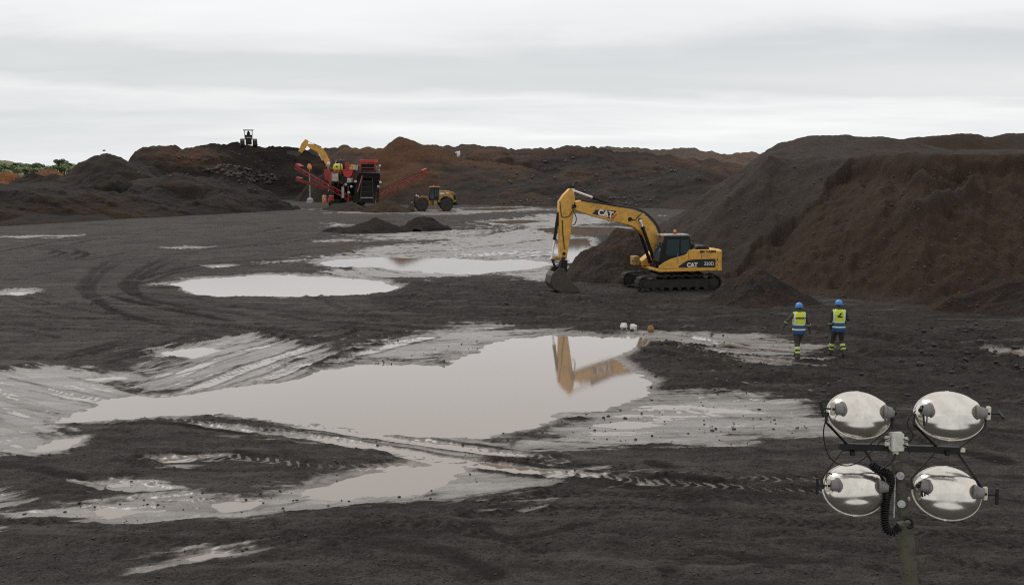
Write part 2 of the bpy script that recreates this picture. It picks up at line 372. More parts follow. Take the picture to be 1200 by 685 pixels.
TRACKS += [([(x + 9, y + 3) for x, y in a], w, d, l, m) for a, w, d, l, m in TRACKS if d == 0.03 and l == 0 and m >= 0.7]
N_MARKED = len(TRACKS)
_rt = random.Random(11)
for _i in range(170):                     # older, fainter wheel marks all over the yard
    _x, _y = _rt.uniform(-100, 1250), 256 + 420 * _rt.random() ** 1.6
    _k = (_y - 195) / 200; _l = _rt.uniform(120, 420); _sl = _rt.gauss(0, 0.06) + (0.05 if _y > 330 else -0.04); _c = _rt.gauss(0, 10) * _k
    for _o in (0, 7 * _k + 1.5):
        TRACKS.append(([(_x - _l / 2, _y - _sl * _l / 2 + _o), (_x - _l / 5, _y + _c + _o), (_x + _l / 4, _y + _c * .7 + _sl * _l / 5 + _o), (_x + _l / 2, _y + _sl * _l / 2 + _o)], _rt.uniform(0.22, 0.5), _rt.uniform(0.02, 0.055), int(_rt.random() < 0.5), _rt.uniform(0.3, 0.95)))
_pud = [(gp(a), s, d) for a, s, d in PUDDLES]
_wet = [(gp(a), s, w, math.atan2(*(G(*dr[1])[:2] - G(*dr[0])[:2])[::-1])) for a, s, w, dr in WET]
_trk = [(smooth_path(gp(a), 5), w, d, l, m) for a, w, d, l, m in TRACKS]
_chn = [(gp(a), s, m) for a, s, m in CHURN]
def _bb(poly, X, Y, pad):
    P = np.asarray(poly); lo = P.min(0) - pad; hi = P.max(0) + pad
    return (X > lo[0]) & (X < hi[0]) & (Y > lo[1]) & (Y < hi[1])
def yard(X, Y):
    """height of the ground, and how damp its soil is"""
    X = np.asarray(X, float).ravel(); Y = np.asarray(Y, float).ravel()
    far = sstep(260, 400, Y)
    h = 0.085 + 0.035 * fbm(X * 0.11, Y * 0.11, 3, 1) + 0.022 * fbm(X * 0.8, Y * 0.8, 3, 5) + 0.018 * fbm(X * 3.1, Y * 3.1, 3, 9) + 0.013 * fbm(X * 7, Y * 7, 3, 13, 0.6) * sstep(70, 35, Y) + 0.007 * fbm(X * 17, Y * 17, 3, 15, 0.6) * sstep(40, 24, Y)
    h = np.maximum(h, 0.03)
    slur = np.zeros_like(h)
    damp = 0.3 * sstep(0.1, 0.9, fbm(X * 0.13 + 5, Y * 0.13, 4, 21))
    wx = 0.5 * fbm(X * 0.55, Y * 0.55, 4, 31) + 0.1 * fbm(X * 4, Y * 4, 2, 35); wy = 0.5 * fbm(X * 0.55 + 40, Y * 0.55, 4, 41) + 0.1 * fbm(X * 4 + 9, Y * 4, 2, 45)
    sc = np.clip(Y / 40, 0.35, 1.6)
    Xw, Yw = X + wx * sc, Y + wy * sc * 1.2
    rough = fbm(X * 1.7, Y * 1.7, 4, 51, 0.6)
    for poly, s, a in _chn:
        m = _bb(poly, X, Y, 4); t = sstep(-s, s, sdf(poly, Xw[m], Yw[m]) + 0.5 * wx[m]); h[m] += t * (a * (rough[m] + 0.25 * fbm(X[m] * 5, Y[m] * 5, 3, 54)) + a * 0.3); damp[m] = np.maximum(damp[m], t * 0.55)
    for poly, s, w, ang in _wet:
        m = _bb(poly, X, Y, 6 * s + 3)
        x, y = X[m], Y[m]; c, s_ = math.cos(ang), math.sin(ang); u, v = (x * c + y * s_), (-x * s_ + y * c)
        st = fbm(u * 0.35, v * 1.9, 4, 61, 0.6) * 0.7 + fbm(u * 0.9 + 7, v * 7, 3, 67, 0.6) * 0.25 + 0.15 * fbm(x * 6, y * 6, 2, 69)
        t = sstep(-s * 1.6, s * 1.6, sdf(poly, Xw[m], Yw[m]) + 1.5 * s * fbm(u * 0.3, v * 1.4, 4, 71, 0.6) + 0.8 * s * fbm(u * 1.1, v * 5, 4, 75, 0.65))
        tgt = 0.017 * (st + (0.66 - 0.62 * w) * 1.7) + 0.002 * fbm(x * 14, y * 14, 2, 73)
        h[m] = h[m] * (1 - t) + tgt * t
        damp[m] = np.maximum(damp[m], t * 0.3); sdw = sdf(poly, Xw[m], Yw[m])
        tS = sstep(-s * 3.4, s * 2.6, sdw + 1.2 * s * fbm(u * 0.3, v * 1.4, 3, 71, 0.6)); fs = fbm(u * 0.22, v * 2.4, 5, 83, 0.62); ft = fbm(u * 1.3, v * 4.5, 4, 87, 0.6)
        slur[m] = np.maximum(slur[m], np.clip(sstep(0.20, 1.0, tS * (0.82 + 0.45 * w) + 0.42 * fs + 0.22 * ft) * sstep(0.02, 0.25, tS) * (1 - 0.45 * sstep(0.0, 0.7, fs * -1)), 0, 1))
    for ti, (path, w, d, lug, mo) in enumerate(_trk):
        rnd = ti >= N_MARKED
        m = _bb(path, X, Y, w * 3)
        if not m.any(): continue
        dist, arc, side = pdist(path, X[m] + 0.25 * wx[m], Y[m] + 0.25 * wy[m])
        wv = w * (1 + 0.25 * wx[m])
        fade = 0.35 + 0.65 * sstep(-0.5, 0.4, fbm(arc * 0.12, dist * 0, 2, int(w * 100) + int(d * 997)))
        groove = -d * 0.7 * sstep(wv * 0.62, wv * 0.40, dist) + d * 0.75 * np.exp(-((dist - wv * 0.72) / (w * 0.16)) ** 2)
        if lug:
            lg = np.sin((arc + side * 0 + dist * 0.8) * 2 * math.pi / 0.25) * sstep(wv * 0.6, wv * 0.3, dist)
            groove += lg * d * 0.42
            mo = mo * (0.45 + 0.55 * (lg > 0.1))
            if lug == 2: slur[m] = np.maximum(slur[m], 0.60 * fade * sstep(-0.1, -0.6, lg + 0.5 * rough[m]) * sstep(wv * 0.6, wv * 0.4, dist))
        sl0 = slur[m]; near_wet = sstep(0.05, 0.5, sl0) * (0.35 if lug == 2 else (0.9 if rnd else 0.5))
        gk = groove * fade * (1 - near_wet) * (1.0 if lug == 2 else (0.28 + 0.72 * sstep(24, 38, Y[m])))
        h[m] = np.where(sl0 > 0.15, h[m] + gk, np.maximum(h[m] + gk, np.minimum(h[m], 0.03 if lug != 2 else 0.0)))
        slur[m] *= 1 - 0.85 * (1 - near_wet) * np.clip(groove * fade / (0.5 * d), 0, 1)
        damp[m] = np.maximum(damp[m], mo * fade * sstep(wv * 0.75, wv * 0.3, dist))
    for poly, s, d in _pud:
        m = _bb(poly, X, Y, 6 * s + 2)
        k = 0.75 * min(1, s / 0.35)
        q = sdf(poly, X[m] + k * wx[m] * sc[m] * 0.6, Y[m] + k * wy[m] * sc[m]) + 0.35 * s * fbm(X[m] * 1.6, Y[m] * 3.2, 4, 91, 0.65); t = sstep(-s * 1.2, s * 1.2, q)
        shore = 0.010 + 0.5 * np.minimum(h[m], 0.03)
        h[m] = np.where(q > -s * 1.2, (np.minimum(h[m], 0.05) * (1 - t) + d * t), h[m])
        rim = sstep(-s * 5, 0, q); damp[m] = np.maximum(damp[m], rim * 0.4); slur[m] = np.maximum(slur[m], sstep(-s * 2.5, -s * 0.3, q + 1.2 * s * wx[m]) * 0.8)
    h = h * (1 - far) + 0.10 * far
    return h, np.clip(damp, 0, 1), np.clip(slur, 0, 1)
def gz(x, y): return float(yard([x], [y])[0][0])

def make_ground():
    rows = np.concatenate([np.linspace(2.5, 14.5, 40)[:-1], 1.0 / np.linspace(1 / 14.5, 1 / 270.0, 760), np.array([285, 310, 350, 420, 550, 800, 1300, 2500, 6000.])])
    t0 = np.linspace(-0.56, 0.56, 1250)
    cols = np.concatenate([[-4, -2.2, -1.3, -0.9, -0.7], t0, [0.7, 0.9, 1.3, 2.2, 4]])
    Yg, Tg = np.meshgrid(rows, cols, indexing='ij'); Xg = Yg * Tg
    h, damp, slur = yard(Xg, Yg)
    P = np.stack([Xg, Yg, h.reshape(Xg.shape)], -1)
    me = grid_mesh('ground', P, {'damp': damp.reshape(Xg.shape), 'slurry': slur.reshape(Xg.shape)})
    t = NT('wet_black_ground'); p = t.pos()
    sep = t.n.new('ShaderNodeSeparateXYZ'); t.link(p, sep.inputs[0]); z = sep.outputs['Z']
    big = t.noise(p, 0.25, 6, 0.6); mid = t.noise(p, 2.2, 7, 0.72); fine = t.noise(p, 20, 8, 0.82); pat = t.noise(t.scaled(p, (0.55, 1.3, 1.0)), 0.9, 6, 0.65)
    c = t.mix(t.mrange(big, 0.35, 0.68), (0.041, 0.0345, 0.0290), (0.056, 0.0475, 0.0405))
    c = t.mix(t.mrange(pat, 0.42, 0.62, 0.0, 0.75), c, (0.030, 0.026, 0.023))
    c = t.mix(t.mrange(mid, 0.40, 0.62, 0.0, 0.6), c, (0.080, 0.072, 0.064))
    c = t.mix(t.mrange(t.noise(p, 0.7, 4, 0.6), 0.56, 0.72, 0, 0.55), c, (0.058, 0.041, 0.030))
    lp = t.noise(t.scaled(p, (0.7, 1.4, 1.0)), 0.42, 6, 0.68)
    c = t.mix(t.mrange(lp, 0.53, 0.66, 0.0, 0.6), c, (0.084, 0.072, 0.062))
    c = t.mix(t.mrange(lp, 0.46, 0.36, 0.0, 0.55), c, (0.026, 0.022, 0.019))
    c = t.mix(t.mrange(fine, 0.34, 0.54, 1.0, 0.0), c, (0.006, 0.0055, 0.005))
    c = t.mix(t.mrange(fine, 0.55, 0.72, 0.0, 0.85), c, (0.130, 0.112, 0.097))
    c = t.mix(t.math('MULTIPLY', t.attr('damp'), 0.75), c, (0.016, 0.0145, 0.0135))
    stk = t.noise(t.scaled(p, (0.22, 1.6, 1.0)), 1.0, 7, 0.7)
    c = t.mix(t.mrange(stk, 0.50, 0.64, 0.0, 0.75), c, (0.024, 0.021, 0.019))
    c = t.mix(t.mrange(stk, 0.47, 0.34, 0.0, 0.65), c, (0.088, 0.079, 0.070))
    sl = t.math('ADD', t.attr('slurry'), t.math('ADD', t.math('MULTIPLY', t.math('SUBTRACT', mid, 0.5), 0.9), t.math('MULTIPLY', t.math('SUBTRACT', fine, 0.5), 0.6)))
    sl = t.mrange(t.math('ADD', sl, t.math('MULTIPLY', t.math('SUBTRACT', stk, 0.5), 1.1)), 0.12, 0.95)
    sl = t.math('MULTIPLY', sl, t.mrange(t.attr('slurry'), 0.03, 0.2))
    wet = t.mrange(t.math('ADD', z, t.math('MULTIPLY', t.math('SUBTRACT', mid, 0.5), 0.012)), 0.006, 0.030, 1.0, 0.0)
    sl = t.math('MAXIMUM', sl, t.math('MULTIPLY', wet, 0.8))
    c = t.mix(t.math('MULTIPLY', sl, 0.80), c, t.mix(t.mrange(t.math('ADD', t.math('MULTIPLY', fine, 0.5), t.math('MULTIPLY', stk, 0.5)), 0.36, 0.56), (0.33, 0.30, 0.27), (0.12, 0.097, 0.078)))
    r = t.math('SUBTRACT', 0.80, t.math('ADD', t.math('MULTIPLY', sl, 0.46), t.math('MULTIPLY', t.attr('damp'), 0.05)))
    t.set(Base_Color=c, Roughness=r, Specular_IOR_Level=t.math('ADD', t.math('MULTIPLY', t.math('SUBTRACT', 1.0, t.attr('damp')), 0.11), t.math('MULTIPLY', sl, 0.48)))
    t.bump(t.math('ADD', t.math('MULTIPLY', mid, 1.3), t.math('MULTIPLY', fine, 0.7)), 0.9, 0.06)
    for nd in t.n:
        if nd.type == 'BUMP': t.link(t.math('SUBTRACT', 0.95, t.math('MULTIPLY', sl, 0.92)), nd.inputs['Strength'])
    o = link('ground', me, t.m); tag(o, kind='structure')
    # water standing in every hollow below z = 0
    w = NT('puddle_water'); p = w.pos()
    turb = w.noise(p, 0.12, 3, 0.5)
    w.set(Base_Color=w.mix(turb, (0.190, 0.143, 0.110), (0.235, 0.182, 0.145)), Roughness=0.03)
    w.b.inputs['IOR'].default_value = 1.85
    w.bump(w.noise(w.scaled(p, (1.0, 2.2, 1.0)), 4.0, 4, 0.6), 0.022, 0.02)
    mb = MB(); N = 24
    mb.raw([(-140, 6, 0), (150, 6, 0), (150, 262, 0), (-140, 262, 0)], [(0, 1, 2, 3)])
    o = mb.build('water', w.m, smooth=0); tag(o, kind='structure')
make_ground()

def GZ(x, y):                            # a photo point on the real, uneven ground
    z = 0.0
    for _ in range(6): g = G(x, y, z); z = max(0.0, gz(g[0], g[1]))
    return np.array([g[0], g[1], z])
# ------------------------------------------------------------------ spoil: banks, ridges and heaps
M_SPOIL = spoil('loose_spoil', gray=(0.048, 0.042, 0.038), brown=(0.075, 0.048, 0.031))
M_SPOIL_NEAR = spoil('loose_spoil_near', grain=9.0, bdist=0.10, stones=0.45)
M_GREYHEAP = spoil('grey_heap_soil', gray=(0.068, 0.058, 0.051), grain=9.0, bdist=0.10, stones=0.5)
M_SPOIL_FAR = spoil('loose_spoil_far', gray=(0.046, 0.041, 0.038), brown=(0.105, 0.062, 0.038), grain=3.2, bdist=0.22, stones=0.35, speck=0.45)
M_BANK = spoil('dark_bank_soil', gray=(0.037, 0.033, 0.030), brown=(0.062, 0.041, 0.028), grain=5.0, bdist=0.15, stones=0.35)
M_HAZED = spoil('hazed_far_spoil', gray=(0.085, 0.078, 0.072), brown=(0.16, 0.112, 0.078), grain=1.5, bdist=0.4, stones=0.2)  # distance haze put into the soil colour as a paler tone
M_ORANGE = spoil('orange_soil', gray=(0.09, 0.06, 0.045), brown=(0.24, 0.115, 0.05), grain=2.5, bdist=0.2, stones=0.1)
M_BLACK = spoil('black_heap_soil', gray=(0.030, 0.028, 0.027), brown=(0.05, 0.036, 0.027), grain=5.0, bdist=0.15, stones=0.25)

def interp(pts, x):
    a = np.asarray(pts, float); return np.interp(x, a[:, 0], a[:, 1])
def ridge(name, crest, depth, toe, x0, x1, mat, amp=0.5, seed=0, brown=0.2, brown_fn=None, prof=0.0, nv=60, step=1.0, back=1.6, jag=0.35, z_toe=None, sc=0.35, steps=0.0):
    """a bank whose crest runs through the given photo points at the given distances, with its foot on the ground"""
    xs = np.arange(x0, x1 + 0.01, step); n = len(xs)
    yc, Yc, yt = interp(crest, xs), interp(depth, xs), interp(toe, xs)
    C = np.array([AT(x, y, Y) for x, y, Y in zip(xs, yc, Yc)])
    if z_toe is None: T = np.array([G(x, y, -0.3) for x, y in zip(xs, yt)])
    else: T = np.array([AT(x, 300, Y) for x, Y in zip(xs, yt)]); T[:, 2] = z_toe      # toe given as a distance
    v = np.concatenate([np.linspace(0, 1, nv), 1 + np.linspace(0.04, 1, nv // 3) * 1.0])
    U, V = np.meshgrid(np.arange(n), v, indexing='ij')
    vf = np.clip(V, 0, 1); vb = np.clip(V - 1, 0, 1)
    hgt = vf + prof * np.sin(vf * math.pi) * 0.35
    P = np.zeros((n, len(v), 3))
    Hh = (C[:, 2] - T[:, 2])[:, None]
    for k in (0, 1): P[..., k] = T[:, k][:, None] * (1 - vf) + C[:, k][:, None] * vf
    P[..., 2] = T[:, 2][:, None] + Hh * hgt
    P[..., 1] += vb * np.maximum(Hh, 2) * back; P[..., 0] += vb * np.maximum(Hh, 2) * back * (C[:, 0] / C[:, 1])[:, None]
    P[..., 2] -= vb ** 1.3 * (Hh + 0.6)
    X, Y, Z = P[..., 0], P[..., 1], P[..., 2]
    env = np.sin(np.clip(vf, 0, 1) * math.pi) ** 0.6 * (V <= 1) + 0.3 * (vb > 0)
    q = Z * 0.9
    n1 = fbm(X * sc * 0.45, (Y + q) * sc * 0.45, 4, seed) ; n2 = fbm(X * sc * 1.6, (Y * 0.6 + q) * sc * 1.6, 4, seed + 11, 0.55)
    rid = 1 - np.abs(fbm(X * sc * 0.8 + 3, (Y * 0.5 + q) * sc * 0.8, 4, seed + 23)) * 1.6
    D = amp * 0.62 * (n1 * 1.0 + 0.28 * n2 + 0.25 * (rid - 0.6)) * env
    if steps: D = D + 0.5 * steps * env * (np.mod(Z * 0.45 + 0.6 * n1, 1.0) - 0.5)
    jr = 0.75 * jag * (fbm(X * sc * 2.2, Y * 0, 4, seed + 5, 0.65)) * (vf ** 6) * (1 - vb)
    P[..., 2] += D * 0.75 + jr; P[..., 1] -= D * 0.8
    b = brown if brown_fn is None else brown_fn(U / n, vf, X, Z)
    b = np.clip(b + 0.35 * n1 + 0.25 * n2, 0, 1)
    me = grid_mesh(name, P, {'brown': b}); return link(name, me, mat)

def mound(name, centre, rx, ry, h, mat, seed=0, brown=0.1, rot=0.0, n=90, peak=1.0, z=0.0, rough=0.10, lobes=0.25, flat=0.0, brown_fn=None, skirt=0.35):
    a = np.linspace(-1.35, 1.35, n) if skirt < 1 else np.linspace(-2.2, 2.2, n); U, V = np.meshgrid(a, a, indexing='ij')
    w = lobes * fbm(U * 1.3 + seed * 3.7, V * 1.3, 3, seed)
    r = np.sqrt(U * U + V * V) * (1 + w)
    prof = 1 - r
    prof = np.where(prof > 0, prof, prof * (0.6 if skirt < 1 else 3.0))
    top = 1 - flat
    prof = np.minimum(prof, top) if flat else prof
    prof = prof - 0.10 * peak * np.exp(-(r / 0.16) ** 2) * (0 if flat else 1)
    Zz = h * (prof / (0.92 if not flat else top)) + rough * h * fbm(U * 3.2 + 9, V * 3.2, 5, seed + 3, 0.6) * sstep(-0.2, 0.3, prof)
    X = U * rx; Y = V * ry; c, s_ = math.cos(rot), math.sin(rot)
    P = np.stack([X * c - Y * s_, X * s_ + Y * c, Zz], -1)
    b = brown if brown_fn is None else brown_fn(U, V)
    b = np.clip(b + 0.3 * fbm(U * 2, V * 2, 3, seed + 8), 0, 1)
    me = grid_mesh(name, P, {'brown': b}, keep=Zz > -skirt)
    return link(name, me, mat, loc=(centre[0], centre[1], z))

# --- far right-hand distance and the ridges at the back of the yard
tag(ridge('far_spoil_hill', [(640,185),(690,175),(715,171.5),(740,173),(775,174),(800,173.5),(838,177),(852,181),(875,180),(900,179),(930,181),(1000,183),(1100,182)], [(640,420),(1100,460)], [(640,300),(1100,320)], 640, 1100, M_HAZED, amp=2.6, seed=101, brown=0.55, z_toe=-0.5, sc=0.10, nv=70, jag=1.0), kind='structure')
tag(ridge('far_brown_hill', [(760,200),(800,190),(822,187),(845,189),(862,182),(880,187),(905,190),(940,186),(980,190)], [(760,300),(980,300)], [(760,230),(980,235)], 760, 980, M_HAZED, amp=1.8, seed=131, brown=0.75, z_toe=-0.5, sc=0.14, jag=0.7), kind='structure')
def b_back(u, v, X, Z):
    return 0.06 + 0.22 * np.exp(-((v - 0.9) / 0.1) ** 2) + 0.35 * (fbm(X * 0.05, Z * 0.25, 3, 77) > 0.2) * 0.8 + 0.25 * np.exp(-((u - 0.15) / 0.2) ** 2)
tag(ridge('back_spoil_hill', [(340,182),(352,178),(375,174),(395,172.5),(405,170.5),(420,173),(445,172),(470,170),(500,169),(520,171),(533,172.5),(548,169.5),(560,171.5),(575,173),(592,171),(604,173.5),(625,174.5),(640,173),(655,172.5),(668,169.5),(674,171),(690,173),(720,176),(745,177),(770,181),(800,184),(830,187),(860,192),(900,200),(960,205)],
    [(340,262),(440,250),(560,228),(700,222),(960,230)], [(340,236),(440,238),(540,241.5),(640,243),(760,244),(960,246)], 340, 960, M_SPOIL_FAR, amp=2.3, seed=151, brown_fn=b_back, sc=0.16, nv=110, jag=0.7, prof=-0.15, steps=1.2), kind='structure')
tag(ridge('mid_spoil_hill', [(560,236),(590,224),(620,216),(640,212),(660,214),(690,207),(705,205),(730,208),(760,203),(790,198),(815,196),(850,205),(900,214),(960,225)],
    [(560,186),(960,178)], [(560,243.5),(700,246),(800,249),(960,252)], 560, 960, M_SPOIL_FAR, amp=1.5, seed=171, brown=0.05, sc=0.22, nv=70, jag=0.45), kind='structure')
# --- left-hand ridges
def b_left(u, v, X, Z): return 0.10 + 0.22 * sstep(0.45, 0.8, v)
tag(ridge('left_spoil_hill', [(60,214),(95,206),(122,199),(140,194),(150,187.5),(158,178),(168,172),(178,170.5),(187,169.2),(197,171),(206,171.5),(216,173.5),(226,174),(234,171),(245,168.6),(258,169),(272,167.4),(290,168.5),(303,170),(312,172),(330,173),(345,174),(362,178),(378,186),(395,198),(412,215),(428,232)],
    [(60,185),(150,200),(250,212),(345,216),(430,214)], [(60,246),(150,243),(300,236.5),(430,236)], 60, 428, M_SPOIL_FAR, amp=1.9, seed=201, brown_fn=b_left, sc=0.2, nv=100, jag=0.6, prof=0.05, steps=0.7), kind='structure')
tag(ridge('left_dark_hill', [(-160,226),(-60,222),(0,216),(30,212),(60,212),(90,213),(130,216),(170,211),(200,206),(230,206),(260,208),(300,216),(320,226),(338,238)],
    [(-160,128),(0,140),(200,158),(338,172)], [(-160,285),(0,270),(200,258),(338,248)], -160, 338, M_BANK, amp=1.5, seed=231, brown=0.12, sc=0.28, nv=80, jag=0.5, prof=0.1), kind='structure')
def b_bank(u, v, X, Z): return 0.35 * sstep(0.75, 0.3, v) * sstep(0.8, 0.5, u) + 0.08
tag(ridge('left_bank', [(-220,240),(-100,232),(-40,226),(0,224),(40,219),(70,224),(105,222),(150,226),(185,223),(220,226),(250,224),(285,229),(310,228),(330,234),(350,242),(368,250)],
    [(-220,104),(0,127),(150,142),(368,164)], [(-220,285),(-100,273),(0,266.5),(100,262),(200,258),(300,252),(345,249),(368,247)], -220, 368, M_BANK, amp=1.0, seed=261, brown_fn=b_bank, sc=0.42, nv=90, jag=0.6, prof=0.25), kind='structure')

# --- countable heaps
def heap(px, py, wpx, crest_y, name, label, mat, seed, group=None, depth=0.9, zoff=0.0, Y=None, **kw):
    g = G(px, py) if Y is None else AT(px, py, Y); Y0 = g[1]
    r = wpx / 2 * Y0 / F; Yc = Y0 + (r * depth if Y is None else 0); c = AT(px, crest_y, Yc)
    z0 = 0.02 if Y is None else g[2]
    o = mound(name, (c[0], Yc), r, r * depth, c[2] - z0, mat, seed=seed, z=z0, **kw)
    return tag(o, label, 'heap', group)
heap(440, 274, 94, 256, 'spoil_heap', 'low wide black heap on the open yard, left of its smaller neighbour', M_BLACK, 3, 'small black heaps on the open yard', lobes=0.35, peak=0.3)
heap(497, 271, 64, 253, 'spoil_heap', 'small pointed black heap on the open yard, right of the wider one', M_BLACK, 5, 'small black heaps on the open yard', lobes=0.3, peak=0.6)
heap(453, 249.5, 62, 234.5, 'spoil_heap', 'brown heap on the yard under the foot of the red crushing machine', M_SPOIL, 8, 'heaps around the crushing machine', brown=0.55, lobes=0.2)
heap(408, 248, 64, 236, 'spoil_heap', 'dark low heap on the yard below the left conveyors of the crushing machine', M_SPOIL, 9, 'heaps around the crushing machine', brown=0.1, lobes=0.35)
heap(478, 243, 60, 160.5, 'spoil_heap', 'tall brown cone of earth rising behind the wheel loader', M_SPOIL_FAR, 12, Y=None, brown=0.95, depth=0.5, n=10) if 0 else None
# the tall brown heap with its long right shoulder
tag(ridge('brown_spoil_heap', [(398,232),(412,214),(424,200),(436,186),(446,176),(455,168),(462,163),(468,160.5),(476,162),(488,166.5),(502,171),(516,176),(530,183),(545,187),(560,188),(575,190),(595,192),(618,196),(640,204),(664,216),(690,232)],
    [(398,188),(468,200),(690,196)], [(398,240),(480,243),(560,243.5),(690,245)], 398, 690, M_SPOIL_FAR, amp=0.9, seed=301,
    brown_fn=lambda u, v, X, Z: 0.12 + 1.2 * sstep(0.50, 0.22, u) * sstep(0.10, 0.5, v + 0.25 * sstep(0.3, 0, u)) + 0.9 * np.exp(-((v - 0.93) / 0.10) ** 2) * sstep(0.85, 0.45, u), sc=0.25, nv=90, jag=0.3, prof=0.05),
    'tall brown cone of earth with a long right shoulder, behind the wheel loader', 'heap')
# heaps on the left ridge and the orange soil far left
def top_heap(x, y, wpx, Y, base_y, mat, seed, label, group, **kw):
    r = wpx / 2 * Y / F; c = AT(x, y, Y); b = AT(x, base_y, Y)
    o = mound('spoil_heap', (c[0], Y), r, r * 0.8, c[2] - b[2], mat, seed=seed, z=b[2], skirt=9.0, n=130, **kw); return tag(o, label, 'heap', group)
top_heap(124, 180, 128, 168, 214, M_SPOIL, 21, 'pointed dark heap on the left ridge, with a bird flying just above its peak', 'heaps on the left ridge', brown=0.1, lobes=0.22)
top_heap(124, 199.5, 84, 150, 219, M_BLACK, 23, 'small black heap in front of the pointed heap on the left ridge', 'heaps on the left ridge', brown=0.12, lobes=0.25)
top_heap(205, 202, 80, 152, 218, M_SPOIL, 24, 'low grey heap in front of the rubble on the left ridge', 'heaps on the left ridge', brown=0.2, lobes=0.3)
top_heap(38, 201, 50, 165, 216, M_SPOIL, 25, 'rounded black heap in front of the orange soil at far left', 'dark heaps at far left', brown=0.05, lobes=0.2)
top_heap(62, 203, 46, 172, 214, M_SPOIL, 26, 'low black heap just right of the rounded one by the orange soil', 'dark heaps at far left', brown=0.05, lobes=0.2)
top_heap(6, 200, 64, 200, 216, M_ORANGE, 27, 'bright orange soil heap at the left edge below the bushes', 'orange soil heaps at far left', brown=0.9, lobes=0.3)
top_heap(60, 197.5, 60, 215, 210, M_ORANGE, 28, 'flat tan and orange soil heap below the small tree', 'orange soil heaps at far left', brown=0.7, lobes=0.35)

# --- right-hand heaps around the stockpile
def b_r(U, V): return 0.05 + 0.25 * sstep(0, 0.8, U)
heap(738, 333, 164, 268, 'spoil_heap', 'grey heap behind the excavator arm, at the foot of the big stockpile', M_GREYHEAP, 31, depth=0.75, brown=0.0, lobes=0.22, rough=0.09, n=160, flat=0.18)
heap(888, 363, 136, 313, 'spoil_heap', 'dark cone of earth right behind the excavator, against the brown stockpile face', M_SPOIL_NEAR, 33, depth=0.75, brown=0.14, lobes=0.18, n=150, peak=0.5)

# --- the big stockpile on the right
PILE_TOE = [(7.4, 62), (9.6, 60.2), (12.2, 58.2), (13.6, 54.6), (15.4, 52.4), (18.2, 49.8), (21.5, 48.6), (25, 47.6), (34, 45.8), (60, 42), (90, 60), (90, 150), (40, 150), (22, 122), (14.2, 100), (10.2, 86), (7.7, 76), (7.0, 69)]
def pile_base(X, Y):
    wx = 0.7 * fbm(X * 0.22, Y * 0.22, 4, 401) + 0.25 * fbm(X * 0.9, Y * 0.9, 3, 405)
    d = sdf(PILE_TOE, X, Y) + wx * 0.9
    slope = np.where(d > 0, d * 0.745, d * 0.5)
    top = 7.25 + 1.45 * sstep(0, 0.75, 1 - np.sqrt(((X - 24.6) / 9.0) ** 2 + ((Y - 81) / 12) ** 2)) + 0.35 * fbm(X * 0.12, Y * 0.12, 3, 413)
    top = top + 1.75 * sstep(0.0, 0.6, 1 - np.sqrt(((X - 36.5) / 6.0) ** 2 + ((Y - 92) / 8) ** 2)) + 1.9 * sstep(0.0, 0.6, 1 - np.sqrt(((X - 44) / 4.5) ** 2 + ((Y - 90) / 8) ** 2)) + 2.0 * sstep(0.0, 0.6, 1 - np.sqrt(((X - 53) / 6) ** 2 + ((Y - 92) / 9) ** 2))
    top = top + 0.10 * fbm(X * 0.5, Y * 0.5, 3, 411)
    k = 0.55; m = np.minimum(slope, top); diff = np.abs(slope - top)
    return m - k * 0.25 * np.maximum(0, 1 - diff / k) ** 2, slope, top, d
def on_pile(x, y):                      # where the sight line through a photo point meets the pile
    d = ray(x, y); t = np.linspace(38, 130, 1400); X, Y, Z = d[0] * t, d[1] * t, CAM_H + d[2] * t
    h = pile_base(X, Y)[0]; k = np.argmax(h > Z)
    return (X[k], Y[k])
CUT = [on_pile(x, y) for x, y in [(846,322),(868,306),(890,284),(915,262),(940,246),(962,228),(978,208),(990,194)]]
CUT = CUT + [(CUT[-1][0] + 0.8, CUT[-1][1] + 1.4), (27, 63.5), (60, 56), (70, 30), (20, 30), (10, 52)]
SLABS = [[on_pile(x, y) for x, y in p] for p in ([(1040,262),(1062,250),(1085,236),(1100,224),(1122,214),(1148,203),(1142,222),(1118,232),(1090,246),(1062,256)], [(1070,197),(1100,195),(1104,203),(1090,208),(1068,207)], [(1102,196),(1140,188),(1142,192),(1106,200)])]
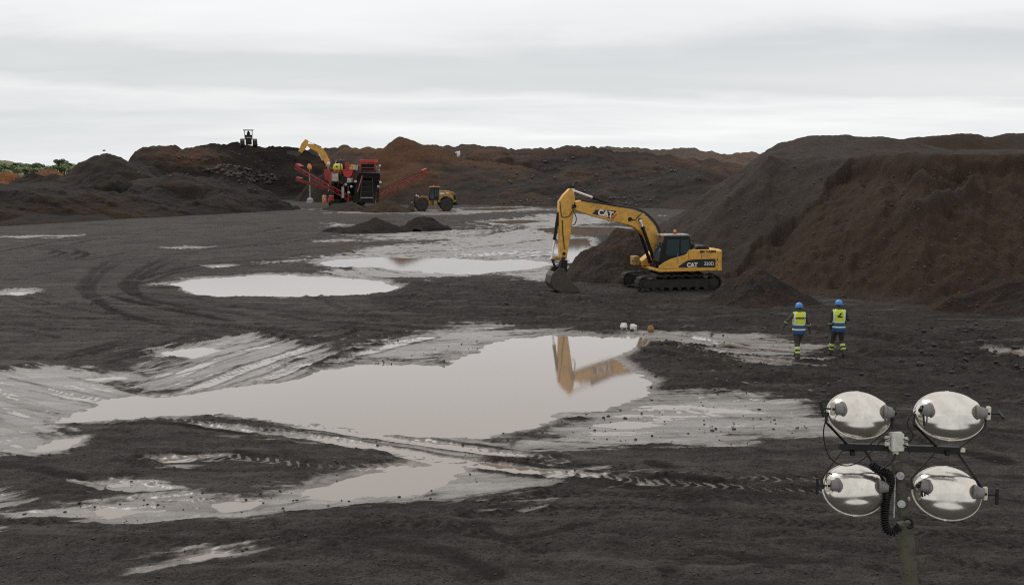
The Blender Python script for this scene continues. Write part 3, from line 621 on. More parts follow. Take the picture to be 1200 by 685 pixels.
def make_pile():
    xs = np.concatenate([np.arange(3, 46, 0.11), np.arange(46, 92, 0.8)]); ys = np.concatenate([np.arange(40, 72, 0.13), np.arange(72, 106, 0.3), np.arange(106, 152, 1.5)])
    Y, X = np.meshgrid(ys, xs, indexing='ij')
    h, slope, top, d = pile_base(X, Y)
    wx = 0.45 * fbm(X * 0.8, Y * 0.8, 4, 421); wy = 0.45 * fbm(X * 0.8 + 30, Y * 0.8, 4, 431)
    q = sdf(CUT, X + 1.5 * wx, Y + 1.5 * wy); cut = sstep(-0.05, 0.07, q + 0.12 * fbm(X * 2.6, Y * 2.6, 3, 427))
    # gullies and slips run down the slope: noise stretched along it
    u, v = X * 0.93 - Y * 0.36, X * 0.36 + Y * 0.93
    gul = fbm(u * 0.55, v * 0.14, 4, 441, 0.55); fine = fbm(X * 2.2, Y * 2.2, 4, 447, 0.6)
    face = sstep(0.2, 1.0, d) * sstep(-0.3, 0.8, top - slope + 0.6)
    depth = 0.26 + 0.24 * sstep(1.5, 6.5, h)
    h = h - cut * face * depth
    # a fresh scarp below the rim of the plateau
    h = h - cut * 0.55 * sstep(0.0, 0.25, top - slope + 0.25 * fbm(X * 0.7, Y * 0.7, 3, 451)) * sstep(1.6, 0.3, top - slope) * sstep(0.3, 1, d)
    h = h + face * (0.42 * gul + 0.13 * fine * (0.4 + 0.6 * cut)) * (0.5 + 0.5 * cut) + 0.05 * fine
    slab = np.zeros_like(h)
    for s in SLABS:
        t = sstep(-0.15, 0.2, sdf(s, X + wx * 0.6, Y + wy * 0.6)); slab = np.maximum(slab, t)
    h = h + slab * 0.6 * cut
    brown = np.clip(cut * (0.85 + 0.3 * gul) * (1 - 0.95 * slab) * (0.35 + 0.65 * sstep(0.2, 1.0, d)) * sstep(-1.1, -0.7, top - slope), 0, 1)
    brown = np.maximum(brown, 1.25 * sstep(0.05, 0.5, 1 - np.sqrt(((X - 36.5) / 6) ** 2 + ((Y - 92) / 9) ** 2)))
    brown = brown + 0.10
    P = np.stack([X, Y, h], -1)
    me = grid_mesh('stockpile', P, {'brown': np.clip(brown, 0, 1)}, keep=h > -0.5)
    o = link('stockpile', me, spoil('stockpile_soil', gray=(0.072, 0.060, 0.052), brown=(0.055, 0.040, 0.031), grain=13.0, bdist=0.06, stones=0.35))
    tag(o, 'huge flat-topped stockpile on the right with grey slopes and a dug brown face', 'stockpile')
    return h
make_pile()
# the low dark tongue of earth at the right edge, in front of the face
g0 = G(1185, 372)
o = mound('spoil_heap', (g0[0] + 4.2, g0[1] + 2.2), 8.2, 2.4, 2.5, M_SPOIL_NEAR, seed=35, brown=0.35, z=0.0, n=150, lobes=0.2, rot=0.05, peak=0.4)
tag(o, 'long low tongue of dark earth at the right edge, before the brown face', 'heap')
# ------------------------------------------------------------------ overcast sky and a weak, wide sun
world = bpy.data.worlds.new('World'); scene.world = world; world.use_nodes = True
wt = world.node_tree; wn = wt.nodes; bg = wn['Background']
SUN_EL, SUN_ROT = R(52), R(-40)
sky = wn.new('ShaderNodeTexSky'); sky.sky_type = 'NISHITA'; sky.sun_disc = False; sky.sun_elevation = SUN_EL; sky.sun_rotation = SUN_ROT; sky.air_density = 1.0; sky.dust_density = 2.0
tc = wn.new('ShaderNodeTexCoord'); sep = wn.new('ShaderNodeSeparateXYZ'); wt.links.new(tc.outputs['Generated'], sep.inputs[0])
def wm(op, a, b=0.0, clamp=False):
    n = wn.new('ShaderNodeMath'); n.operation = op; n.use_clamp = clamp
    for i, v in enumerate((a, b)):
        if isinstance(v, (int, float)): n.inputs[i].default_value = v
        else: wt.links.new(v, n.inputs[i])
    return n.outputs[0]
zc = wm('MAXIMUM', sep.outputs['Z'], 0.0)
den = wm('ADD', zc, 0.11)                     # the cloud deck seen in perspective
comb = wn.new('ShaderNodeCombineXYZ'); wt.links.new(wm('DIVIDE', sep.outputs['X'], den), comb.inputs[0]); wt.links.new(wm('DIVIDE', sep.outputs['Y'], den), comb.inputs[1])
def wnoise(scale, sy, detail, rough, off, dist=0.0):
    mp = wn.new('ShaderNodeMapping'); mp.inputs['Scale'].default_value = (scale, sy, 1); mp.inputs['Location'].default_value = off
    wt.links.new(comb.outputs[0], mp.inputs['Vector'])
    n = wn.new('ShaderNodeTexNoise'); n.inputs['Scale'].default_value = 1.0; n.inputs['Detail'].default_value = detail; n.inputs['Roughness'].default_value = rough; n.inputs['Distortion'].default_value = dist
    wt.links.new(mp.outputs[0], n.inputs['Vector']); return n.outputs['Fac']
n1 = wnoise(0.20, 0.46, 4, 0.5, (3.1, 0.9, 0), 0.2); n2 = wnoise(0.7, 1.1, 5, 0.55, (7.7, 2.0, 0), 0.3)
mixv = wm('ADD', wm('MULTIPLY', n1, 0.72), wm('MULTIPLY', n2, 0.28))
rp = wn.new('ShaderNodeValToRGB'); wt.links.new(mixv, rp.inputs['Fac'])
el = rp.color_ramp.elements
el[0].position = 0.34; el[0].color = (4.9, 5.12, 5.24, 1); el[1].position = 0.66; el[1].color = (8.4, 8.42, 8.38, 1)
e = el.new(0.48); e.color = (6.5, 6.64, 6.70, 1)
# cloud layers: darker and lighter decks one above the other, their edges broken by the noise
lay = wn.new('ShaderNodeValToRGB'); lz = wm('ADD', zc, wm('ADD', wm('MULTIPLY', wm('SUBTRACT', n1, 0.5), 0.085), wm('MULTIPLY', wm('SUBTRACT', n2, 0.5), 0.075)))
wt.links.new(wm('MULTIPLY', lz, 2.5, True), lay.inputs['Fac'])
le = lay.color_ramp.elements
stops = [(0.0, (6.7, 7.0, 7.15)), (0.05, (6.5, 6.8, 6.95)), (0.10, (7.4, 7.6, 7.7)), (0.135, (8.2, 8.3, 8.33)), (0.175, (5.5, 5.72, 5.82)), (0.235, (5.4, 5.58, 5.66)), (0.31, (7.7, 7.72, 7.7)), (0.40, (8.2, 8.25, 8.25)), (0.6, (7.2, 7.2, 7.2)), (1.0, (7.8, 7.8, 7.8))]
while len(le) < len(stops): le.new(0.5)
for e_, (p_, c_) in zip(le, stops): e_.position = p_; e_.color = (*c_, 1)
mx0 = wn.new('ShaderNodeMix'); mx0.data_type = 'RGBA'; mx0.inputs[0].default_value = 0.55; wt.links.new(rp.outputs[0], mx0.inputs[6]); wt.links.new(lay.outputs[0], mx0.inputs[7])
mx = wn.new('ShaderNodeMix'); mx.data_type = 'RGBA'; mx.inputs[0].default_value = 0.95
wt.links.new(sky.outputs[0], mx.inputs[6]); wt.links.new(mx0.outputs[2], mx.inputs[7])
wt.links.new(mx.outputs[2], bg.inputs['Color']); bg.inputs['Strength'].default_value = 0.10
sl = bpy.data.lights.new('sun', 'SUN'); sl.energy = 1.0; sl.angle = R(22); sl.color = (1, 0.97, 0.93)
so = bpy.data.objects.new('sun', sl); COL.objects.link(so)
# the sky node's rotation is measured from +Y clockwise seen from above
sd = Vector((math.sin(SUN_ROT) * math.cos(SUN_EL), math.cos(SUN_ROT) * math.cos(SUN_EL), math.sin(SUN_EL)))
so.rotation_euler = sd.to_track_quat('Z', 'Y').to_euler(); so.location = (0, 0, 60)
vs = scene.view_settings; vs.view_transform = 'Standard'; vs.look = 'None'; vs.gamma = 1.0; vs.exposure = 0.28; vs.use_curve_mapping = False
scene.cycles.use_denoising = False     # keep the grain of the ground crisp
scene.cycles.filter_width = 1.15
# ------------------------------------------------------------------ paints and metals
M_YEL = paint('yellow_machine_paint', (0.74, 0.39, 0.062), 0.45, dirt=0.28)
M_YELD = paint('weathered_yellow_paint', (0.40, 0.22, 0.05), 0.6, dirt=0.5)
M_BLK = paint('black_paint', (0.007, 0.007, 0.008), 0.5, dirt=0.15, dirtcol=(0.03, 0.027, 0.024), spec=0.3)
M_DECAL = paint('black_decal', (0.010, 0.010, 0.010), 0.4, dirt=0.1)
M_WHT = paint('white_lettering', (0.75, 0.74, 0.70), 0.5, dirt=0.1)
M_TRI = paint('yellow_lettering', (0.75, 0.42, 0.03), 0.5, dirt=0.0)
M_REDD = paint('red_decal', (0.55, 0.05, 0.035), 0.5, dirt=0.1)
M_TRACK = paint('muddy_track_steel', (0.022, 0.020, 0.018), 0.7, 0.3, dirt=0.8, dirtcol=(0.042, 0.036, 0.031))
M_STEEL = paint('worn_bucket_steel', (0.075, 0.065, 0.048), 0.55, 0.3, dirt=0.55, dirtcol=(0.045, 0.036, 0.028))
M_ROD = paint('chrome_rod', (0.82, 0.82, 0.82), 0.25, 0.6, dirt=0.05)
M_RUB = paint('black_rubber', (0.022, 0.021, 0.020), 0.8, dirt=0.6, dirtcol=(0.05, 0.043, 0.036))
M_DUST = paint('dusty_yellow_paint', (0.42, 0.235, 0.06), 0.6, dirt=0.5, scale=1.6)
M_BELT = paint('black_belt', (0.008, 0.0078, 0.0075), 0.9, dirt=0.25, dirtcol=(0.02, 0.018, 0.016), spec=0.1)
M_DOZ = paint('dusty_brown_paint', (0.13, 0.085, 0.05), 0.7, dirt=0.6)
M_GREY = paint('grey_roof_paint', (0.35, 0.34, 0.32), 0.5, dirt=0.3)
M_AMB = paint('amber_lens', (0.75, 0.22, 0.05), 0.3, dirt=0.1)
M_GLASS = NT('dark_cab_glass').set(Base_Color=(0.030, 0.050, 0.055), Roughness=0.06, Specular_IOR_Level=0.9).m
M_GLASSL = NT('pale_windscreen_glass').set(Base_Color=(0.06, 0.08, 0.08), Roughness=0.04, Specular_IOR_Level=1.0).m
M_RED = paint('red_machine_paint', (0.36, 0.028, 0.022), 0.5, dirt=0.45)
M_REDB = paint('bright_red_paint', (0.55, 0.025, 0.02), 0.45, dirt=0.12)
M_CREAM = paint('cream_paint', (0.55, 0.50, 0.40), 0.55, dirt=0.35)
M_TANK = paint('acid_yellow_paint', (0.62, 0.58, 0.06), 0.45, dirt=0.1)
M_GALV = paint('galvanised_pole', (0.42, 0.43, 0.42), 0.5, 0.2, dirt=0.3)
M_CONC = paint('pale_concrete', (0.40, 0.39, 0.36), 0.85, dirt=0.4)

def XY_face(x, z, y): # text matrix: lettering standing on the local plane y (read from -y when mirrored is not needed)
    return Matrix.Translation((x, y, z)) @ Matrix.Rotation(math.pi, 4, 'Z') @ Matrix.Rotation(math.pi / 2, 4, 'X')

def track_unit(name, root, y, w, xf, xr, r, ztop=None):
    """a crawler track: belt of shoes > frame, sprocket, idler, rollers"""
    rin = r - 0.05; path = []
    n = 14
    for i in range(n + 1):
        a = math.pi / 2 - math.pi * i / n; path.append((xf + rin * math.cos(a), r + rin * math.sin(a)))
    for i in range(n + 1):
        a = -math.pi / 2 - math.pi * i / n; path.append((xr + rin * math.cos(a), r + rin * math.sin(a)))
    path.append(path[0])
    # sag of the upper run
    P = np.array(path); seg = np.hypot(*np.diff(P, axis=0).T); s = np.concatenate([[0], np.cumsum(seg)])
    m = MB(); N = int(s[-1] / 0.19)
    for k in range(N):
        q = (k + 0.5) / N * s[-1]; x, z = np.interp(q, s, P[:, 0]), np.interp(q, s, P[:, 1])
        x2, z2 = np.interp((q + 0.02) % s[-1], s, P[:, 0]), np.interp((q + 0.02) % s[-1], s, P[:, 1])
        d = Vector((x2 - x, 0, z2 - z)).normalized(); nrm = Vector((-d.z, 0, d.x)); rot = Matrix((d, Vector((0, 1, 0)), nrm)).transposed()
        up = 0.03 * math.sin(k * 2.4) * (1 if z > r * 1.3 else 0)
        m.box((x, y, z + up), (0.178, w, 0.045), rot)
        m.box(Vector((x, y, z + up)) + nrm * 0.035, (0.035, w, 0.04), rot)
    t = m.build(name, M_TRACK, root)
    f = MB(); f.prism([(xr + 0.1, r - 0.22), (xf - 0.1, r - 0.22), (xf - 0.25, r + 0.2), (xr + 0.3, r + 0.24)], y - w * 0.32, y + w * 0.32)
    for k in range(3): f.box((xr + (xf - xr) * (0.3 + 0.2 * k), y, r + 0.26), (0.22, w * 0.3, 0.1))
    f.build('track_frame', M_TRACK, t, bevel=0.02)
    MB().cyl((xr, y - w * .36, r), (xr, y + w * .36, r), r - 0.13, n=22).cyl((xr, y - w * .42, r), (xr, y + w * .42, r), r * 0.5, n=16).build('sprocket', M_TRACK, t)
    MB().cyl((xf, y - w * .33, r), (xf, y + w * .33, r), r - 0.12, n=22).cyl((xf, y - w * .4, r), (xf, y + w * .4, r), r * 0.35, n=16).build('idler', M_TRACK, t)
    for k in range(7):
        x = xr + 0.45 + (xf - xr - 0.9) * k / 6
        MB().cyl((x, y - w * .36, 0.19), (x, y + w * .36, 0.19), 0.11, n=12).build('roller', M_TRACK, t)
    return t

def cylinder(root, a, b, frac, rb, rr, y, name='hydraulic_cylinder'):
    a = Vector((a[0], y, a[1])); b = Vector((b[0], y, b[1])); m = a.lerp(b, frac)
    c = MB().cyl(a, m, rb, n=14).cyl(m - (m - a).normalized() * 0.12, m, rb * 1.18, n=14).cyl(a + Vector((0, -rb * 1.2, 0)), a + Vector((0, rb * 1.2, 0)), rb * 1.1, n=12).build(name, M_BLK, root)
    MB().cyl(m, b, rr, n=12).cyl(b + Vector((0, -rb, 0)), b + Vector((0, rb, 0)), rb * 0.95, n=12).build('rod', M_ROD, c)
    return c

def excavator_body(root, M, detail=True):
    """undercarriage, tracks, house and cab in true local size (x forward, y left, z up)"""
    for y in (1.19, -1.19): track_unit('track', root, y, 0.6, 1.88, -1.9, 0.43)
    MB().box((0, 0, 0.66), (2.2, 1.9, 0.4)).prism([(-1.3, 0.5), (1.3, 0.5), (0.8, 0.85), (-0.8, 0.85)], -0.5, 0.5).cyl((0, 0, 0.8), (0, 0, 1.03), 0.72, n=28).build('undercarriage', M_TRACK, root, bevel=0.03)
    h = MB().box((-0.65, 0, 1.10), (3.5, 2.62, 0.14)).build('deck', M_YEL, root, bevel=0.03)
    MB().box((0.35, 0.1, 1.22), (1.3, 0.9, 0.3)).build('boom_mount', M_BLK, h, bevel=0.03)
    # engine house with rounded top edges
    MB().prism([(-2.15, 1.17), (-0.66, 1.17), (-0.66, 2.04), (-0.8, 2.12), (-2.15, 2.12)], -1.28, 1.30).build('engine_house', M_YEL, root, bevel=0.10, seg=4)
    cw = MB(); pts = []
    for i in range(13):
        a = -0.5 * math.pi + math.pi * i / 12; pts.append((-2.05 - 0.62 * math.cos(a) ** 0.7 if abs(a) < 1.57 else -2.05, 1.33 * math.sin(a)))
    cw.prism(pts + [(-1.95, 1.33), (-1.95, -1.33)], 1.06, 2.10, 'z'); cw.build('counterweight', M_YEL, root, bevel=0.09, seg=4)
    # storage boxes on the right side and front right step box
    MB().prism([(-0.66, 1.17), (1.35, 1.17), (1.35, 1.45), (0.7, 1.95), (-0.66, 1.98)], -1.30, -0.62).build('tool_box', M_YEL, root, bevel=0.06, seg=3)
    lb = MB().box((1.62, -0.95, 1.45), (0.36, 0.6, 0.5)).build('front_box', M_YELD, root, bevel=0.06, seg=3)
    MB().cyl((1.80, -0.85, 1.5), (1.83, -0.85, 1.5), 0.09, n=14).build('work_light', M_GREY, lb)
    # hood lid, exhaust and intake
    MB().prism([(-1.95, 2.12), (-1.15, 2.12), (-1.22, 2.30), (-1.80, 2.30)], -0.9, 0.75).build('hood_lid', M_BLK, root, bevel=0.05)
    MB().cyl((-0.92, 0.62, 2.05), (-0.92, 0.62, 2.30), 0.09).lathe([(0, 0.05), (0.05, 0.17), (0.22, 0.19), (0.3, 0.12), (0.34, 0.02)], (-0.92, 0.62, 2.16), (0, 0, 1), 18).build('air_intake', M_BLK, root)
    MB().cyl((-1.5, -0.5, 2.25), (-1.5, -0.5, 2.6), 0.07).build('exhaust_pipe', M_STEEL, root)
    MB().tube([(-1.95, -1.15, 2.1), (-1.95, -1.15, 2.45), (-0.8, -1.15, 2.45), (-0.8, -1.15, 2.1)], 0.02).build('handrail', M_BLK, root)
    MB().tube([(0.9, -1.2, 1.6), (0.9, -1.2, 2.1), (0.3, -1.2, 2.35), (0.0, -1.2, 2.0)], 0.02).build('handrail', M_BLK, root)
    # cab
    cabp = [(0.86, 1.17), (1.10, 1.55), (0.98, 2.35), (0.78, 2.86), (-0.58, 2.86), (-0.66, 2.35), (-0.66, 1.17)]
    cab = MB().prism(cabp, 0.36, 1.30).build('cab', M_BLK, root, bevel=0.05, seg=3)
    MB().prism([(0.86, 2.865), (0.78, 2.96), (-0.5, 2.96), (-0.62, 2.865)], 0.36, 1.30).build('roof', M_GREY, cab, bevel=0.04, seg=3)
    bc = MB().cyl((0.05, 0.75, 2.96), (0.05, 0.75, 3.02), 0.10).build('beacon_base', M_BLK, cab)
    MB().lathe([(0, 0.085), (0.10, 0.08), (0.15, 0.05), (0.165, 0.01)], (0.05, 0.75, 3.02), (0, 0, 1), 16).build('beacon', M_AMB, cab)
    MB().prism([(0.60, 1.86), (0.74, 1.92), (0.68, 2.70), (0.02, 2.70), (0.02, 1.86)], 1.298, 1.312).build('door_window', M_GLASS, cab)
    MB().prism([(-0.06, 1.95), (-0.06, 2.70), (-0.50, 2.70), (-0.56, 2.35), (-0.56, 1.95)], 1.298, 1.312).build('side_window', M_GLASS, cab)
    # windscreen follows the front edge of the cab
    for (a, b, mt) in (((1.075, 1.72), (0.985, 2.32), M_GLASSL), ((0.972, 2.38), (0.80, 2.82), M_GLASSL)):
        d = Vector((b[0] - a[0], 0, b[1] - a[1])); nrm = Vector((d.z, 0, -d.x)).normalized() * 0.012
        m = MB(); A = [Vector((a[0], 0.44, a[1])), Vector((a[0], 1.22, a[1])), Vector((b[0], 1.22, b[1])), Vector((b[0], 0.44, b[1]))]
        m.raw([p - nrm * 0.6 for p in A] + [p + nrm for p in A], [(0, 1, 2, 3), (4, 7, 6, 5), (0, 4, 5, 1), (1, 5, 6, 2), (2, 6, 7, 3), (3, 7, 4, 0)])
        m.build('windscreen', mt, cab, smooth=0)
    hd = MB().tube([(0.10, 1.335, 1.5), (0.10, 1.345, 2.0)], 0.014).build('door_handle', M_GREY, cab)
    for y in (0.45, 1.2): MB().box((0.9, y, 2.90), (0.14, 0.16, 0.11)).build('roof_light', M_AMB if y > 1 else M_GREY, cab, bevel=0.02)
    mi = MB().tube([(0.95, 1.34, 2.5), (1.15, 1.5, 2.55)], 0.014).box((1.17, 1.52, 2.45), (0.05, 0.17, 0.3)).build('mirror', M_BLK, cab)
    return cab

def excavator_arm(root, M, boom, stick, bucket, link_, bcyl, scyl, bocyl, y0=-0.12, wb=0.52, ws=0.40, wk=1.15, teeth=True, bm=None):
    L = lambda pts, c: [PL(x, y, M, c) for x, y in pts]
    bo = MB().prism(L(boom, y0 + wb / 2), y0 - wb / 2, y0 + wb / 2).build('boom', M_YEL, root, bevel=0.03)
    st = MB().prism(L(stick, y0 + ws / 2), y0 - ws / 2, y0 + ws / 2).build('stick', M_YEL, root, bevel=0.025)
    bp = L(bucket, y0 + wk / 2)
    bk = MB()
    # bucket: two side plates and a curved shell between them
    bk.prism(bp, y0 + wk / 2 - 0.05, y0 + wk / 2); bk.prism(bp, y0 - wk / 2, y0 - wk / 2 + 0.05)
    n = len(bp); shell = bp[-6:] if n > 8 else bp[2:]
    for i in range(len(shell) - 1):
        a, b = Vector((shell[i][0], y0, shell[i][1])), Vector((shell[i + 1][0], y0, shell[i + 1][1]))
        bk.bar(a, b, wk - 0.06, 0.07, up=(0, 0, 1))
    b = bk.build('bucket', M_STEEL, root, bevel=0.012)
    tip = bp[len(bp) - 6] if teeth else None
    if teeth:
        nx = bp[len(bp) - 5]
        d = (Vector((tip[0], 0, tip[1])) - Vector((nx[0], 0, nx[1]))).normalized()
        for k in range(5):
            y = y0 - wk / 2 + 0.1 + (wk - 0.2) * k / 4; p = Vector((tip[0], y, tip[1]))
            MB().bar(p - d * 0.12, p + d * 0.12, 0.10, 0.07).build('tooth', M_STEEL, b, bevel=0.02)
    if link_:
        lk = L(link_, y0)
        MB().prism(lk, y0 + 0.12, y0 + 0.22).prism(lk, y0 - 0.22, y0 - 0.12).build('bucket_link', M_YELD, root, bevel=0.012)
    if bcyl:
        a, c = L(bcyl[:2], y0); cylinder(root, a, c, bcyl[2], 0.085, 0.05, y0)
    if scyl:
        a, c = L(scyl[:2], y0); cylinder(root, a, c, scyl[2], 0.09, 0.055, y0)
    if bocyl:
        for y in (y0 + 0.38, y0 - 0.38):
            a, c = L(bocyl[:2], y0 + 0.38); cylinder(root, a, c, bocyl[2], 0.085, 0.06, y)
    return bo, st, b

# ------------------------------------------------------------------ the excavator by the puddles
ex_o = G(789, 341.5, 0.06); ex_c = (ex_o[0], ex_o[1] + 1.35, 0.06); EX_RZ = R(193)
EX = empty('excavator', ex_c, EX_RZ); MX = mw(ex_c, EX_RZ)
tag(EX, 'yellow tracked excavator with its bucket resting on the mud, beside the stockpile', 'excavator', 'yellow excavators')
excavator_body(EX, MX)
boom = [(671.5,239.5),(674,236.5),(681.5,234.6),(690,237),(710,240.3),(728.5,243.2),(744,246),(752,250),(759,254.6),(764.5,260),(768.5,266),(772,273.5),(776,288),(778,303),(771,306),(765,296),(760.5,284),(756,276.5),(750,271),(743.5,266.6),(737,263.6),(722,260.2),(706,256.2),(693.5,252.7),(680,248.4),(673,245.5)]
stick = [(668,221),(671.5,221.5),(673.5,228),(674.2,236),(672.7,249.4),(670.5,262.6),(668.3,278),(665.5,295),(663.6,306),(658.5,306.5),(656.5,297.6),(656,275.7),(655.2,249.4),(655.6,236),(661,228)]
bucket = [(653,309),(655,304.5),(662,303.5),(663,311),(662.5,317),(668.6,327),(675,335),(680.4,341),(669.6,343),(656,341.5),(648.5,337.5),(645.5,331),(646.5,324),(651,318.5)]
bucket = [(652.5,316),(656,313.5),(661,314.5),(664.5,321),(668.6,327),(674,334),(680.8,341.2),(670,343),(657,341.8),(649,338),(645.8,331.5),(647,324),(650.5,318.5)]
bo, st, bk = excavator_arm(EX, MX, boom, stick, bucket, [(645.5,303.2),(647.5,301.4),(660,299.6),(662,300.8),(660.5,303.2),(648,306)],
    ((654.2,250), (646.5,303.5), 0.58), ((728,243.4), (671.5,223), 0.60), ((767.5,308), (750.5,258.5), 0.86))
# second link down to the bucket, hoses, pins
def pe(x, y, c): a = PL(x, y, MX, c); return Vector((a[0], c, a[1]))
for y in (0.1, -0.35): MB().bar(pe(647, 303.5, y), pe(652.5, 318, y), 0.10, 0.10).build('bucket_link', M_BLK, EX, bevel=0.012)
MB().prism([PL(x, y, MX, -0.12) for x, y in [(657.5,304),(663.8,304.5),(663.5,318),(655,319),(654,314)]], -0.36, 0.12).build('bucket_hinge', M_BLK, EX, bevel=0.03)
for (x, y) in ((738.3, 256.6), (750.2, 257.8), (673, 241.5)):
    MB().cyl(pe(x, y, 0.13), pe(x, y, 0.19), 0.11, n=16).build('pin', M_BLK, bo)
for (x, y) in ((661, 297), (660, 303)): MB().cyl(pe(x, y, 0.07), pe(x, y, 0.13), 0.09, n=14).build('pin', M_BLK, st)
hs = MB()
hs.tube([pe(x, y, 0.16) for x, y in smooth_path([(681,234.5),(700,237.5),(728,242),(744,244.5),(757,251),(768,262.5),(773,273)], 4)], 0.035, 6)
hs.tube([pe(x, y, -0.3) for x, y in smooth_path([(681,233.8),(700,236.5),(728,241),(744,243.5),(758,250),(769,261.5),(774,272)], 4)], 0.04, 6)
hs.tube([pe(x, y, 0.18) for x, y in smooth_path([(674,237),(671,244),(675,254),(674.5,261),(671,264)], 4)], 0.025, 6)
hs.tube([pe(x, y, 0.18) for x, y in smooth_path([(739,256.8),(744,257.5),(749,252.5),(752,250)], 4)], 0.022, 6)
hs.build('hose', M_RUB, bo)
hs = MB()
hs.tube([pe(x, y, 0.10) for x, y in smooth_path([(656,236),(658,252),(661,254.5),(667,253),(671,247)], 4)], 0.022, 6)
hs.tube([pe(x, y, 0.10) for x, y in smooth_path([(659,258),(659.5,272),(661,286),(662,292)], 4)], 0.025, 6); hs.build('hose', M_RUB, st)
# side panel below the cab, black decals, lettering
C0 = 1.318
sp_ = [PL(x, y, MX, C0) for x, y in [(772.4,315),(772.4,312),(776,308.6),(780.8,305.8),(786,303.4),(791.3,301.6),(797,300.2),(803,298.4),(805,296.6),(807,292.6),(838.5,292.6),(842.6,294.5),(844.6,299),(845,316)]]
sp_o = MB().prism(sp_, 1.22, C0).build('side_panel', M_YEL, EX, bevel=0.02)
dec = [PL(x, y, MX, C0) for x, y in [(794.3,313.4),(796,311.5),(799,309.3),(802,307.2),(805.5,305.2),(810,304.2),(815,303.7),(841.6,303),(839.5,309),(837.5,313.2)]]
d_o = MB().prism(dec, C0 - 0.004, C0 + 0.006).build('black_decal', M_DECAL, EX, smooth=0)
MB().prism([PL(x, y, MX, C0) for x, y in [(841.4,307.4),(841.2,309.6),(839.2,313.2),(837.6,313.2)]], C0 - 0.004, C0 + 0.006).build('red_stripe', M_REDD, EX, smooth=0)
def lettering(s, x, y, px_h, c, mat, parent, name='lettering', sx=1.0, bold=0.012, rot=0.0, shear=0.0):
    a = PL(x, y, MX, c); size = px_h / (F / ex_c[1]) / 0.70
    return text_mesh(name, s, size, mat, parent, Matrix.Translation((a[0], c, a[1])) @ Matrix.Rotation(math.pi, 4, 'Z') @ Matrix.Rotation(math.pi / 2, 4, 'X') @ Matrix.Rotation(rot, 4, 'Z'), 0.004, bold, sx, shear)
lettering('CAT', 811.2, 310.4, 4.6, C0 + 0.010, M_WHT, d_o, sx=1.0, bold=0.014)
lettering('320D', 830.8, 309.0, 4.0, C0 + 0.010, M_WHT, d_o, sx=0.98, bold=0.002)
MB().prism([PL(x, y, MX, C0 + 0.014) for x, y in [(809.2,312.7),(811.2,310.6),(813.2,312.7)]], C0 + 0.010, C0 + 0.018).build('yellow_triangle', M_TRI, d_o, smooth=0)
lettering('SM YAMA', 829.8, 294.8, 2.9, C0 + 0.006, M_DECAL, sp_o, sx=1.15, bold=0.008)
MB().box((PL(843, 314.5, MX, C0)[0], C0, PL(843, 314.5, MX, C0)[1]), (0.12, 0.02, 0.2)).build('reflector', M_TRI, EX, smooth=0)
# cut lines of the doors
for x in (807, 822): 
    a, b = PL(x, 293, MX, C0), PL(x, 303, MX, C0); MB().bar((a[0], C0, a[1]), (b[0], C0, b[1]), 0.012, 0.012, up=(0, 1, 0)).build('door_seam', M_BLK, sp_o, smooth=0)
CB = -0.12 + 0.26
db = MB().prism([PL(x, y, MX, CB) for x, y in [(694,250.4),(698.2,245.6),(710,246.2),(722.6,246.9),(719,251.5),(714.6,256),(704,253.2)]], CB - 0.004, CB + 0.008).build('black_decal', M_DECAL, bo, smooth=0)
MB().prism([PL(x, y, MX, CB) for x, y in [(723.0,249.6),(722.8,252),(718.6,256.9),(715.4,256.1)]], CB - 0.004, CB + 0.008).build('red_stripe', M_REDD, bo, smooth=0)
lettering('CAT', 709.6, 250.4, 6.6, CB + 0.012, M_WHT, db, sx=0.98, bold=0.018, rot=-R(11))
MB().prism([PL(x, y, MX, CB + 0.016) for x, y in [(706.2,253.6),(709.2,250.9),(711.6,254.8)]], CB + 0.012, CB + 0.020).build('yellow_triangle', M_TRI, db, smooth=0)

# ------------------------------------------------------------------ the second excavator, feeding the crushing machine from a heap
e2 = AT(399, 206.5, 199); E2_RZ = R(196)
ramp = mound('spoil_heap', (e2[0] + 0.5, e2[1] + 0.5), 8.5, 6.0, e2[2] + 0.9, M_SPOIL_FAR, seed=52, brown=0.15, flat=0.35, lobes=0.2)
tag(ramp, 'dark flat-topped heap under the far excavator, behind the crushing machine', 'heap', 'heaps around the crushing machine')
c2 = (e2[0], e2[1], e2[2]); EX2 = empty('excavator', c2, E2_RZ); MX2 = mw(c2, E2_RZ)
tag(EX2, 'distant yellow excavator reaching its arm up behind the red crushing machine', 'excavator', 'yellow excavators')
excavator_body(EX2, MX2)
excavator_arm(EX2, MX2, [(360.5,170.8),(361.5,168.4),(365,168.6),(371,170.2),(377,173.2),(381.5,178),(384.5,184),(386.4,191),(386,196),(381.6,196),(379.6,189),(376,182.6),(370,177.4),(364,174.2)],
    [(357.8,163.2),(360.6,164.2),(361.6,166.2),(360.4,170.8),(356.5,176),(351.5,181.4),(348.4,181.2),(349.6,178),(353.2,168.4)],
    [(353,179),(351,177.6),(347,176.8),(338,177),(336.6,178.6),(337,180.6),(340,181.4),(345,182),(348,183.2),(351.5,182.6)],
    None, None, ((376, 172.2), (361.6, 166), 0.55), ((383, 196.5), (374, 181), 0.55), teeth=False)

